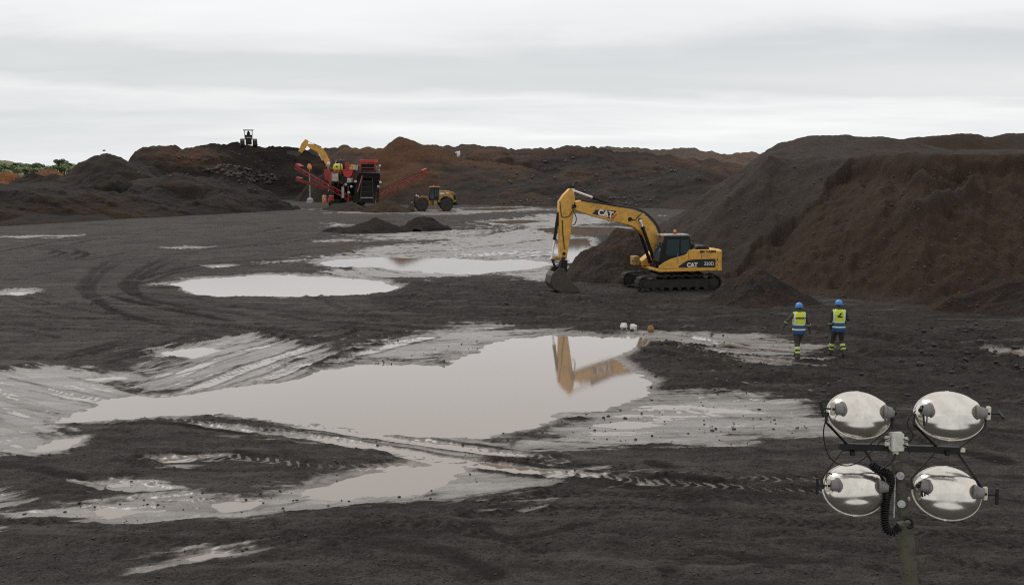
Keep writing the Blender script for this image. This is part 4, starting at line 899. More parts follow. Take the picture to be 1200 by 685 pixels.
# ------------------------------------------------------------------ the wheel loader
l0 = G(508, 247.2); L_RZ = R(187); WL = empty('wheel_loader', (l0[0], l0[1] + 1.0, 0.03), L_RZ); ML = mw((l0[0], l0[1] + 1.0, 0.03), L_RZ)
tag(WL, 'yellow wheel loader with big black tyres, parked far across the yard', 'wheel loader')
def wheel(root, x, y, r, w):
    s = 1 if y > 0 else -1
    wh = MB().lathe([(-w / 2, r * 0.55), (-w / 2, r * 0.86), (-w * 0.38, r * 0.97), (-w * 0.2, r), (w * 0.2, r), (w * 0.38, r * 0.97), (w / 2, r * 0.86), (w / 2, r * 0.55)], (x, y, r), (0, 1, 0), 36).build('wheel', M_RUB, root)
    tr = MB()
    for k in range(22):
        a = 2 * math.pi * k / 22
        for q in (-1, 1):
            c = Vector((x + (r + 0.01) * math.cos(a + q * 0.07), y + q * w * 0.25, r + (r + 0.01) * math.sin(a + q * 0.07)))
            tr.box(c, (0.07, w * 0.5, 0.09), Matrix.Rotation(-a, 3, 'Y') @ Matrix.Rotation(q * 0.35, 3, 'X'))
    tr.build('tread', M_RUB, wh)
    MB().lathe([(-0.02, r * 0.5), (0.04, r * 0.52), (0.05, r * 0.44), (0.0, r * 0.36), (0.02, r * 0.2), (0.06, r * 0.18), (0.08, 0.02)], (x, y + s * w * 0.42, r), (0, s, 0), 24).build('rim', M_TRACK, wh)
for x in (-1.78, 1.88):
    for y in (1.15, -1.15): wheel(WL, x, y, 0.93, 0.70)
MB().prism([(-3.1, 1.15), (-3.25, 1.5), (-3.15, 2.45), (-2.9, 2.72), (-2.2, 2.88), (-0.55, 2.98), (-0.55, 1.2), (-0.9, 1.2), (-1.1, 1.75), (-1.5, 2.0), (-2.1, 2.0), (-2.6, 1.7), (-2.75, 1.15)], -0.78, 0.78).build('engine_hood', M_DUST, WL, bevel=0.08, seg=3)
MB().prism([(-3.16, 1.55), (-3.24, 1.9), (-3.1, 2.35), (-2.85, 2.35), (-2.85, 1.55)], -0.70, 0.786).build('grille', M_BLK, WL)
text_mesh('lettering', '980', 0.42, M_WHT, WL, XY_face(-1.15, 2.55, 0.79), 0.004, 0.012) if 0 else MB().box((-1.2, 0.785, 2.52), (0.62, 0.02, 0.24)).build('pale_decal', M_WHT, WL, smooth=0)
MB().box((-1.95, 0.785, 2.58), (0.34, 0.02, 0.15)).build('pale_decal', M_WHT, WL, smooth=0)
for s in (1, -1):
    pts = [(-0.75, 1.75), (-1.15, 2.15), (-1.75, 2.28), (-2.35, 2.1), (-2.85, 1.6), (-2.85, 1.5), (-2.3, 1.98), (-1.75, 2.16), (-1.2, 2.04), (-0.75, 1.6)]
    MB().prism(pts, s * 0.8 if s > 0 else -1.5, 1.5 if s > 0 else -0.8).build('rear_fender', M_DUST, WL, bevel=0.02)
    pts = [(0.62, 1.0), (0.8, 1.7), (1.2, 2.1), (1.75, 2.2), (2.3, 2.05), (2.3, 1.95), (1.75, 2.08), (1.25, 1.98), (0.9, 1.6), (0.75, 1.0)]
    MB().prism(pts, s * 0.8 if s > 0 else -1.5, 1.5 if s > 0 else -0.8).build('front_fender', M_DUST, WL, bevel=0.02)
MB().box((-1.7, 0, 1.15), (3.0, 1.3, 0.6)).box((-3.2, 0, 1.05), (0.4, 1.9, 0.5)).cyl((-1.78, -1.2, 0.93), (-1.78, 1.2, 0.93), 0.2).build('rear_frame', M_BLK, WL, bevel=0.04)
MB().prism([(0.3, 0.8), (2.3, 0.75), (2.4, 1.25), (1.6, 2.1), (0.9, 2.1), (0.3, 1.4)], -0.5, 0.5).cyl((1.88, -1.2, 0.93), (1.88, 1.2, 0.93), 0.2).build('front_frame', M_YELD, WL, bevel=0.05)
MB().box((-0.1, 0, 1.1), (0.9, 0.5, 0.5)).box((-0.2, 0.95, 1.0), (0.5, 0.2, 0.9)).box((-0.2, 0.98, 0.55), (0.5, 0.3, 0.06)).build('steps', M_YELD, WL, bevel=0.03)
cb = MB().prism([(-0.75, 1.6), (0.72, 1.6), (0.80, 2.1), (0.48, 3.38), (-0.75, 3.38)], -0.78, 0.78).build('cab', M_BLK, WL, bevel=0.05)
MB().prism([(0.0, 1.75), (0.62, 1.8), (0.66, 2.1), (0.40, 3.25), (0.0, 3.25)], 0.778, 0.794).build('door_window', M_GLASS, cb)
MB().prism([(-0.62, 2.1), (-0.1, 2.1), (-0.1, 3.25), (-0.62, 3.25)], 0.778, 0.794).build('side_window', M_GLASS, cb)
A = [Vector((0.80, y, 2.12)) for y in (-0.7, 0.7)] + [Vector((0.50, y, 3.33)) for y in (0.7, -0.7)]; nrm = Vector((0.97, 0, 0.24)) * 0.02
MB().raw([p - nrm for p in A] + [p + nrm for p in A], [(0, 1, 2, 3), (4, 7, 6, 5), (0, 4, 5, 1), (1, 5, 6, 2), (2, 6, 7, 3), (3, 7, 4, 0)]).build('windscreen', M_GLASSL, cb, smooth=0)
MB().box((-0.12, 0, 3.46), (1.55, 1.75, 0.16)).build('roof', M_DUST, cb, bevel=0.05)
MB().cyl((0, 0.2, 3.54), (0, 0.2, 3.74), 0.08).build('beacon', M_AMB, cb)
for s in (0.55, -0.55):
    MB().prism([(0.95, 2.05), (1.15, 2.2), (2.1, 1.9), (3.0, 0.75), (3.05, 0.5), (2.85, 0.5), (2.0, 1.6), (1.1, 1.85)], s - 0.08, s + 0.08).build('lift_arm', M_YELD, WL, bevel=0.02)
cylinder(WL, (1.2, 2.25), (2.75, 2.15), 0.65, 0.10, 0.06, 0.0)
MB().bar((2.75, 0, 2.2), (2.95, 0, 0.7), 0.16, 0.14).bar((2.7, 0.0, 2.35), (2.8, 0.0, 1.9), 0.2, 0.2).build('tilt_lever', M_BLK, WL, bevel=0.02)
bpts = [(2.95, 0.15), (4.15, 0.12), (3.75, 0.45), (3.35, 1.05), (3.15, 1.3), (3.0, 1.2)]
bm = MB().prism(bpts, 1.40, 1.48).prism(bpts, -1.48, -1.40)
for a, b in zip(bpts[3:] + bpts[:1], bpts[4:] + bpts[:2]): bm.bar((a[0], 0, a[1]), (b[0], 0, b[1]), 2.86, 0.06)
bm.build('bucket', M_STEEL, WL, bevel=0.015)
for s in (0.5, -0.5): MB().box((2.6, s, 2.3), (0.12, 0.22, 0.18)).build('headlight', M_WHT, WL, bevel=0.03)

# ------------------------------------------------------------------ the bulldozer on the left ridge
d0 = AT(291.5, 169.5, 203); BD = empty('bulldozer', (d0[0], d0[1], d0[2] - 0.55), R(-76))
tag(BD, 'small yellow and black bulldozer with a canopy, up on the skyline of the left ridge', 'bulldozer')
BD.scale = (1.12, 1.12, 1.12)
for y in (1.02, -1.02):
    track_unit('track', BD, y, 0.74, 1.45, -1.45, 0.5)
    MB().prism([(-1.7, 1.02), (1.5, 1.02), (1.35, 1.45), (-1.75, 1.45)], y - 0.36, y + 0.36).build('fender', M_DOZ, BD, bevel=0.06)
MB().prism([(0.1, 0.55), (2.0, 0.55), (2.0, 1.55), (0.1, 1.7)], -0.48, 0.48).build('engine_hood', M_DOZ, BD, bevel=0.05)
MB().box((2.01, 0, 1.05), (0.05, 0.84, 0.92)).build('radiator_grille', M_BLK, BD, bevel=0.01)
MB().box((1.95, 0, 1.62), (0.12, 0.9, 0.12)).build('hood_bar', M_CREAM, BD, bevel=0.02)
MB().box((-0.8, 0, 0.95), (1.9, 1.0, 0.9)).build('body', M_DOZ, BD, bevel=0.05)
cb = MB().box((-0.7, 0, 1.75), (1.3, 1.3, 0.75)).build('cab', M_BLK, BD, bevel=0.04)
for x in (-1.25, -0.1):
    for y in (0.62, -0.62): MB().bar((x, y, 2.1), (x, y, 2.86), 0.11, 0.11).build('post', M_BLK, cb)
MB().box((-0.68, 0, 2.92), (1.7, 1.7, 0.12)).build('roof', M_BLK, cb, bevel=0.03)
MB().box((-0.75, 0, 2.3), (0.5, 0.5, 0.55)).box((-0.95, 0, 2.55), (0.15, 0.3, 0.5)).build('seat', M_BLK, cb, bevel=0.05)
MB().cyl((0.9, 0.2, 1.5), (0.9, 0.2, 2.5), 0.06).build('exhaust_pipe', M_BLK, BD)
for s in (1.38, -1.38): MB().bar((0.0, s, 0.5), (2.3, s, 0.42), 0.14, 0.22).build('push_arm', M_DOZ, BD, bevel=0.02)
# ------------------------------------------------------------------ the red crushing machine with its conveyors
K0 = AT(415, 242.5, 173); KY = 173.0
KR = empty('crushing_machine', (K0[0], KY, 0.05))
tag(KR, 'red crushing machine with three long conveyors, below the far excavator', 'crushing machine')
def kp(x, y, Y): p = AT(x, y, Y); return Vector((p[0] - K0[0], p[1] - KY, p[2] - 0.05))
def conveyor(a, b, w, parent, mat, name='conveyor', depth=0.5, lattice=True, thick=0.14):
    """a truss conveyor from a (low) to b (high): two side trusses > belt, rollers"""
    a, b = Vector(a), Vector(b); d = (b - a); L = d.length; dn = d.normalized()
    side = dn.cross(Vector((0, 0, 1))).normalized(); up = side.cross(dn)
    m = MB()
    for s in (-w / 2, w / 2):
        o = side * s
        m.bar(a + o, b + o, thick, thick, up=up); 
        if lattice:
            m.bar(a + o - up * depth, b + o - up * depth * 0.55, thick * 0.8, thick * 0.8, up=up)
            n = max(3, int(L / 1.1))
            for k in range(n):
                p = a + d * (k / n) + o; q = a + d * ((k + 0.5) / n) + o - up * depth * (1 - 0.45 * (k + .5) / n); r = a + d * ((k + 1) / n) + o
                m.bar(p, q, 0.06, 0.06, up=side); m.bar(q, r, 0.06, 0.06, up=side)
    for k in range(int(L / 1.5) + 1): m.bar(a + d * (k * 1.5 / L) - side * w / 2 - up * 0.1, a + d * (k * 1.5 / L) + side * w / 2 - up * 0.1, 0.07, 0.07)
    c = m.build(name, mat, parent)
    B = MB().bar(a + up * 0.10, b + up * 0.10, w * 0.82, 0.04, up=up); B.build('belt', M_BELT, c, smooth=0)
    MB().cyl(b + up * 0.02 - side * w * 0.45, b + up * 0.02 + side * w * 0.45, 0.2).build('head_drum', M_BLK, c)
    MB().box(b - dn * 0.5 + up * 0.22, (0.9, w * 1.1, 0.34), Matrix((dn, side, up)).transposed()).build('head_cover', mat, c, bevel=0.03)
    return c
# left upper conveyor, left lower conveyor, right conveyor, and the dark wide product conveyor at the front
conveyor(kp(413, 230.5, 170), kp(347.5, 194, 173), 1.1, KR, M_RED, depth=0.75)
conveyor(kp(384, 220, 176), kp(347.5, 209.8, 177), 0.9, KR, M_RED, depth=0.35)
conveyor(kp(438, 226, 171), kp(501, 199.5, 174), 1.1, KR, M_RED, depth=0.85)
fa, fb = kp(430.5, 237.5, 165.5), kp(433, 206, 170)
c = conveyor(fa, fb, 3.0, KR, M_BELT, depth=0.9, thick=0.2)
for sx, x0, x1, x2, x3 in ((-1, 415.5, 421, 424, 414.5), (1, 441, 444.5, 436.5, 438)):
    pass
# dark side plates flaring beside the front conveyor
MB().raw([kp(419, 205, 169), kp(424, 205, 169), kp(420.5, 237, 166), kp(413.6, 236, 167), kp(416, 218, 168.5)] + [kp(419, 205, 169.4), kp(424, 205, 169.4), kp(420.5, 237, 166.4), kp(413.6, 236, 167.4), kp(416, 218, 168.9)],
    [(0, 1, 2, 3, 4), (9, 8, 7, 6, 5), (0, 5, 6, 1), (1, 6, 7, 2), (2, 7, 8, 3), (3, 8, 9, 4), (4, 9, 5, 0)]).build('side_plate', M_BELT, KR, smooth=0)
MB().raw([kp(436.5, 205, 169), kp(444.8, 203.5, 169), kp(441, 224, 168), kp(437.4, 236.5, 166)] + [kp(436.5, 205, 169.4), kp(444.8, 203.5, 169.4), kp(441, 224, 168.4), kp(437.4, 236.5, 166.4)],
    [(0, 1, 2, 3), (7, 6, 5, 4), (0, 4, 5, 1), (1, 5, 6, 2), (2, 6, 7, 3), (3, 7, 4, 0)]).build('side_plate', M_BELT, KR, smooth=0)
MB().bar(kp(424.5, 206, 168.6), kp(419, 225, 167), 0.12, 0.10).build('side_rail', M_RED, KR)
for xa, xb in ((424.6, 422.0), (436.4, 437.6)): MB().bar(kp(xa, 208, 167.4), kp(xb, 236, 164.9), 0.10, 0.10).build('side_rail', M_TRACK, KR)
for yy, YY in ((213, 167.0), (219, 166.4), (225, 165.8), (231.6, 165.2)): MB().bar(kp(422.8, yy, YY), kp(437.0, yy, YY), 0.10, 0.12).build('cross_bar', M_GALV if yy > 230 else M_TRACK, KR)
for xx, yy in ((412, 219), (409, 226), (405.5, 216.5), (417, 213), (446, 214), (443.5, 219)): MB().lathe([(0, .10), (.1, .22), (.35, .2), (.42, .05)], kp(xx, yy, 168.2), (0, -1, 0.2), 10).build('motor', M_GALV if yy > 216 else M_CREAM, KR)
for xa, ya, xb, yb in ((403, 216, 400, 233), (408, 218, 408, 236), (444, 210, 441, 232), (399, 200, 399, 190.5), (405, 200, 412, 192)): MB().bar(kp(xa, ya, 169), kp(xb, yb, 169), 0.12, 0.12).build('brace', M_RED, KR)
for x0 in (390, 396, 402, 409): MB().tube([kp(x0, 214, 170), kp(x0 + 2, 218.5, 169.6), kp(x0 + 5, 219, 169.6), kp(x0 + 7, 215, 170)], 0.05, 6).build('hose', M_BLK, KR)
def kbox(x0, y0, x1, y1, Y, dep, name, mat, parent=None, bevel=0.05):
    a, b = kp(x0, y1, Y), kp(x1, y0, Y)
    return MB().box(((a.x + b.x) / 2, a.y + dep / 2, (a.z + b.z) / 2), (b.x - a.x, dep, b.z - a.z)).build(name, mat, parent or KR, bevel=bevel)
# screen box on top: posts, red beam, dark interior, walkway
sb = kbox(421.5, 187.4, 440, 190.6, 170.2, 3.4, 'screen_box', M_REDB)
kbox(423.2, 192.4, 438.6, 199.2, 171.2, 2.2, 'screen_deck', M_BLK, sb)
kbox(423.4, 196.2, 438.2, 197.3, 170.6, 0.2, 'cross_bar', M_RED, sb, 0.02)
kbox(422.5, 199.0, 440.5, 201.4, 169.8, 3.2, 'walkway', M_TRACK, sb, 0.03)
for x in (421.6, 438.6):
    for Y in (170.2, 173.2): kbox(x, 190, x + 1.5, 201, Y, 0.2, 'post', M_RED, sb, 0.02)
kbox(420.5, 203, 443, 207, 169.6, 2.5, 'head_frame', M_BELT)
rl = MB()
for x in (441, 443, 445): rl.tube([kp(x, 203, 170.5), kp(x, 194.6, 170.5)], 0.035, 6)
for y in (195, 199): rl.tube([kp(440.5, y, 170.5), kp(445.2, y, 170.5)], 0.03, 6)
rl.build('guard_rail', M_GALV, KR)
for x, y in ((445.2, 194.3), (439.6, 207.2)): MB().lathe([(0, .04), (.05, .16), (.2, .12), (.25, .03)], kp(x, y, 169.4), (0, -1, 0), 12).build('lamp', M_WHT, KR)
# body between the conveyors
kbox(391, 214, 420, 234, 172, 4.5, 'main_frame', M_BELT)
ep = kbox(386.5, 202.5, 396.5, 212.5, 170.5, 2.6, 'engine_pod', M_CREAM)
kbox(397.5, 203.4, 400.6, 207.5, 170.2, 2.0, 'panel', M_BLK, ep)
kbox(390.2, 191.8, 400.2, 200.4, 170.6, 1.6, 'yellow_tank', M_TANK, bevel=0.35)
MB().cyl(kp(394.6, 195.2, 170.5), kp(394.6, 195.2, 170.9), 0.13).build('tank_cap', M_BLK, KR)
kbox(389.5, 200.6, 398.5, 202.6, 170.4, 2.2, 'tank_cradle', M_RED)
MB().prism([(p.x, p.z) for p in (kp(401.5, 200.8, 170.6), kp(413.5, 200.8, 170.6), kp(412, 206.2, 170.6), (kp(407.4, 208.4, 170.6)), kp(403, 206.4, 170.6))], -2.4, -0.4).build('feed_hopper', M_REDB, KR, bevel=0.04)
MB().prism([(p.x, p.z) for p in (kp(402, 200.7, 170.5), kp(401, 198.6, 170.5), kp(414.5, 198.6, 170.5), kp(413.5, 200.7, 170.5))], -2.2, 0.6).build('hopper_rim', M_RED, KR, bevel=0.03)
kbox(403, 208.8, 412, 214.2, 170.0, 1.6, 'crusher_cover', M_CREAM, bevel=0.12)
kbox(398.6, 206, 403.4, 216, 170.8, 1.8, 'crusher_body', M_RED, bevel=0.12)
MB().cyl(kp(402.8, 210.5, 169.9), kp(402.8, 210.5, 170.6), 0.55, n=20).build('flywheel', M_BLK, KR)
kbox(414, 193.5, 419.5, 199.4, 171.5, 1.2, 'control_box', M_CREAM, bevel=0.05)
kbox(404, 190, 408.5, 198.6, 172.5, 0.5, 'riser', M_RED, bevel=0.03)
kbox(380.4, 198.4, 386.2, 214, 172, 0.6, 'support_leg', M_RED, bevel=0.03)
kbox(385.8, 201.4, 388, 216.5, 170.2, 0.4, 'support_leg', M_RED, bevel=0.03)
for x0, x1 in ((417, 419.6), (436.4, 439.6)): kbox(x0, 222, x1, 238, 168.4, 0.5, 'support_leg', M_GALV, bevel=0.04)
kbox(400.4, 219, 403, 232, 168.8, 0.4, 'support_leg', M_GALV, bevel=0.04)
for y in (-1.4, 1.9):
    e = track_unit('track', KR, y, 0.55, 1.0, -3.4, 0.5)
# ------------------------------------------------------------------ lamp posts, drums and barrels by the machine
def lamp_post(x, ytop, ybase, label, head_y):
    g = G(x, ybase); Y = g[1]; o = empty('lamp_post', (g[0], Y, 0.03)); tag(o, label, 'lamp post', 'lamp posts by the crushing machine')
    s = Y / F; H = AT(x, ytop, Y)[2]
    MB().lathe([(0, 0.62), (0.75, 0.55), (0.95, 0.35), (1.0, 0.1)], (0, 0, -0.05), (0, 0, 1), 4 if 0 else 12).build('base_block', M_CONC, o, bevel=0.03)
    MB().cyl((0, 0, 0.8), (0, 0, H - 0.4), 0.11, 0.08, n=12).build('pole', M_GALV, o)
    MB().lathe([(0, 0.28), (0.12, 0.38), (0.55, 0.34), (0.8, 0.18), (0.85, 0.02)], (0, 0, H - 0.55), (0, 0, 1), 16).build('orange_cap', M_AMB, o)
    MB().lathe([(0, 0.10), (0.05, 0.30), (0.45, 0.36), (0.6, 0.30)], (0.12, -0.12, H - 0.95 if head_y else H - 0.75), (0, 0, 1), 16).build('lamp_head', M_WHT if head_y else M_AMB, o)
lamp_post(363.5, 194, 238.2, 'thin grey lamp post on a white block, leftmost of the two by the red conveyors', 0)
lamp_post(385.2, 187.5, 237.0, 'lamp post with an orange cap over a white head, beside the acid yellow tank', 1)
def barrel(x, ybase, hpx, name, label, mat, stripe, cat, group):
    g = G(x, ybase); h = hpx * g[1] / F; o = empty(name, (g[0], g[1], 0.03)); tag(o, label, cat, group)
    r = h * 0.32
    MB().lathe([(0, r), (h * .3, r * .98), (h * .33, r * .9), (h * .63, r * .86), (h * .66, r * .8), (h * .95, r * .74), (h, r * .5)], (0, 0, 0), (0, 0, 1), 16).build('body', mat, o)
    for z in (0.4, 0.72): MB().lathe([(h * z, r * 0.95), (h * (z + .16), r * 0.93)], (0, 0, 0), (0, 0, 1), 16).build('band', stripe, o)
barrel(443.6, 237.5, 9, 'warning_barrel', 'tall white-banded red barrel nearest the right foot of the crushing machine', M_RED, M_WHT, 'barrel', 'red and white barrels')
barrel(448.4, 237.6, 7, 'warning_barrel', 'middle red and white barrel of the three under the right conveyor', M_RED, M_WHT, 'barrel', 'red and white barrels')
barrel(452.6, 237.4, 5, 'warning_barrel', 'smallest red and white barrel, farthest right under the right conveyor', M_RED, M_WHT, 'barrel', 'red and white barrels')
barrel(380.2, 237.8, 9, 'warning_barrel', 'orange barrel with pale bands between the two lamp posts', M_AMB, M_CREAM, 'barrel', 'red and white barrels')
# a red tank lying against the second post
g = G(388.3, 238.4); o = empty('fuel_drum', (g[0], g[1], 0.03)); tag(o, 'stubby red drum leaning at the foot of the second lamp post', 'drum')
MB().lathe([(0, 0.55), (0.05, 0.62), (0.6, 0.62), (0.64, 0.66), (0.68, 0.62), (1.3, 0.60), (1.35, 0.5)], (0, 0, 0), (0.15, 0, 1), 18).build('shell', M_RED, o)
MB().cyl((0.2, -0.2, 1.3), (0.2, -0.2, 1.42), 0.09).build('cap', M_BLK, o)
# ------------------------------------------------------------------ the floodlight mast in the foreground
MY = 8.7
def mp(x, y, Y=MY): return Vector(AT(x, y, Y))
M_ALU = NT('spun_aluminium')
_o = M_ALU.obj(); _n = M_ALU.noise(_o, 9, 5, 0.65); _f = M_ALU.noise(_o, 70, 4, 0.7); _s = M_ALU.noise(M_ALU.scaled(_o, (30, 3, 30)), 1.0, 4, 0.6)
_d = M_ALU.mrange(_f, 0.64, 0.76, 0, 0.5)
_st = M_ALU.mrange(_s, 0.5, 0.72, 0, 0.22)
M_ALU.set(Base_Color=M_ALU.mix(_d, M_ALU.mix(_st, M_ALU.mix(M_ALU.mrange(_n, 0.35, 0.65), (0.74, 0.70, 0.63), (0.66, 0.61, 0.54)), (0.36, 0.31, 0.26)), (0.13, 0.085, 0.06)), Metallic=0.92, Roughness=M_ALU.mrange(_n, 0.3, 0.7, 0.14, 0.22))
M_ALU.bump(_n, 0.03, 0.02)
M_RIM = paint('pale_rim_metal', (0.72, 0.68, 0.58), 0.45, 0.2, dirt=0.3, scale=14)
M_MAST = paint('olive_mast_steel', (0.080, 0.076, 0.056), 0.7, 0.0, dirt=0.75, dirtcol=(0.04, 0.033, 0.025), scale=10, spec=0.25)
M_SOCK = paint('grey_socket', (0.17, 0.16, 0.15), 0.55, dirt=0.35, scale=20)
M_BOXP = paint('cream_plastic_box', (0.52, 0.51, 0.43), 0.55, dirt=0.4, dirtcol=(0.3, 0.28, 0.23), scale=16)
M_BARK = paint('black_crossbar', (0.006, 0.006, 0.0065), 0.45, dirt=0.15, dirtcol=(0.03, 0.027, 0.024), scale=12, spec=0.25)
M_LENS = NT('lamp_lens').set(Base_Color=(0.25, 0.26, 0.26), Roughness=0.08).m

top, bot = mp(1050.5, 520), mp(1066.5, 685)
t_ = (top.z + 0.0) / (top.z - bot.z); base = top + (bot - top) * t_
mast = empty('floodlight_mast', (base.x, base.y, 0.0)); OFF = Vector((base.x, base.y, 0.0))
tag(mast, 'floodlight mast with four silver lamps on a black crossbar in the right foreground', 'floodlight mast')
def ml(x, y, Y=MY): return mp(x, y, Y) - OFF
ax = (top - base).normalized()
b0, t0 = base - OFF, ml(1051, 541)
MB().bar(ml(1059.5, 606), t0, 0.080, 0.080, up=(0, 1, 0)).build('inner_mast', M_MAST, mast, bevel=0.006)
MB().bar(b0 + Vector((0, 0, 0.02)), ml(1060.3, 612), 0.106, 0.106, up=(0, 1, 0)).build('outer_mast', M_MAST, mast, bevel=0.008)
MB().bar(b0 + Vector((0.10, 0.02, 0.1)), ml(1069, 640) , 0.028, 0.05, up=(0, 1, 0)).build('cable_channel', M_BARK, mast)
MB().box((b0.x, b0.y, 0.05), (0.9, 0.9, 0.1)).bar((b0.x - .9, b0.y, .12), (b0.x + .9, b0.y, .12), .1, .1).bar((b0.x, b0.y - .9, .12), (b0.x, b0.y + .9, .12), .1, .1).build('foot', M_MAST, mast, bevel=0.01)
MB().bar(ml(1040, 530.5), ml(1061.5, 532.5), 0.075, 0.07, up=(0, 1, 0)).build('top_bracket', M_MAST, mast, bevel=0.006)
cr = MB().bar(ml(983, 522.2), ml(1124.5, 526.6), 0.052, 0.05, up=(0, 1, 0)).build('crossbar', M_BARK, mast, bevel=0.005)
MB().bar(ml(1124.5, 526.6), ml(1130.5, 526.8), 0.035, 0.032, up=(0, 1, 0)).build('end_plug', M_CREAM, cr, bevel=0.004)
for x in (999, 1110): MB().cyl(ml(x, 528, MY - 0.03), ml(x, 533, MY - 0.03), 0.022, n=8).build('bolt', M_BARK, cr)
# junction box with its glands
jb = MB().bar(ml(1050.5, 506.5, MY - 0.075), ml(1050.5, 527.5, MY - 0.075), 0.105, 0.09, up=(0, 1, 0)).build('junction_box', M_BOXP, mast, bevel=0.012, seg=3)
for (x, y, dx) in ((1042, 513, -1), (1042, 519.5, -1), (1059, 514.5, 1), (1059, 521, 1)):
    MB().cyl(ml(x, y, MY - 0.075), ml(x + dx * 4.5, y, MY - 0.075), 0.020, n=10).build('cable_gland', M_BOXP, jb)
MB().cyl(ml(1049.5, 527, MY - 0.075), ml(1049.5, 531.5, MY - 0.075), 0.024, n=10).build('cable_gland', M_BOXP, jb)
# pulley wheels, bolts and a latch on the mast
for (x, y) in ((1055.2, 557), (1056.5, 590)):
    MB().cyl(ml(x, y, MY - 0.05), ml(x, y, MY - 0.11), 0.032, n=16).cyl(ml(x, y, MY - 0.11), ml(x, y, MY - 0.125), 0.014, n=10).build('pulley', M_GALV, mast)
MB().bar(ml(1049.2, 556, MY - 0.06), ml(1047.6, 606, MY - 0.06), 0.008, 0.008).build('lifting_cable', M_GALV, mast)
MB().tube([ml(x, y, MY - 0.07) for x, y in smooth_path([(1059, 610), (1061, 607), (1066, 607.5), (1069, 611), (1068.5, 617), (1064, 618)], 5)], 0.011, 8).build('latch', M_BARK, mast)
MB().cyl(ml(1062, 584, MY), ml(1066, 584, MY), 0.016, n=8).build('bolt', M_GALV, mast)
MB().cyl(ml(1063, 616, MY - .02), ml(1069, 616, MY - .02), 0.022, n=8).build('bolt', M_GALV, mast)

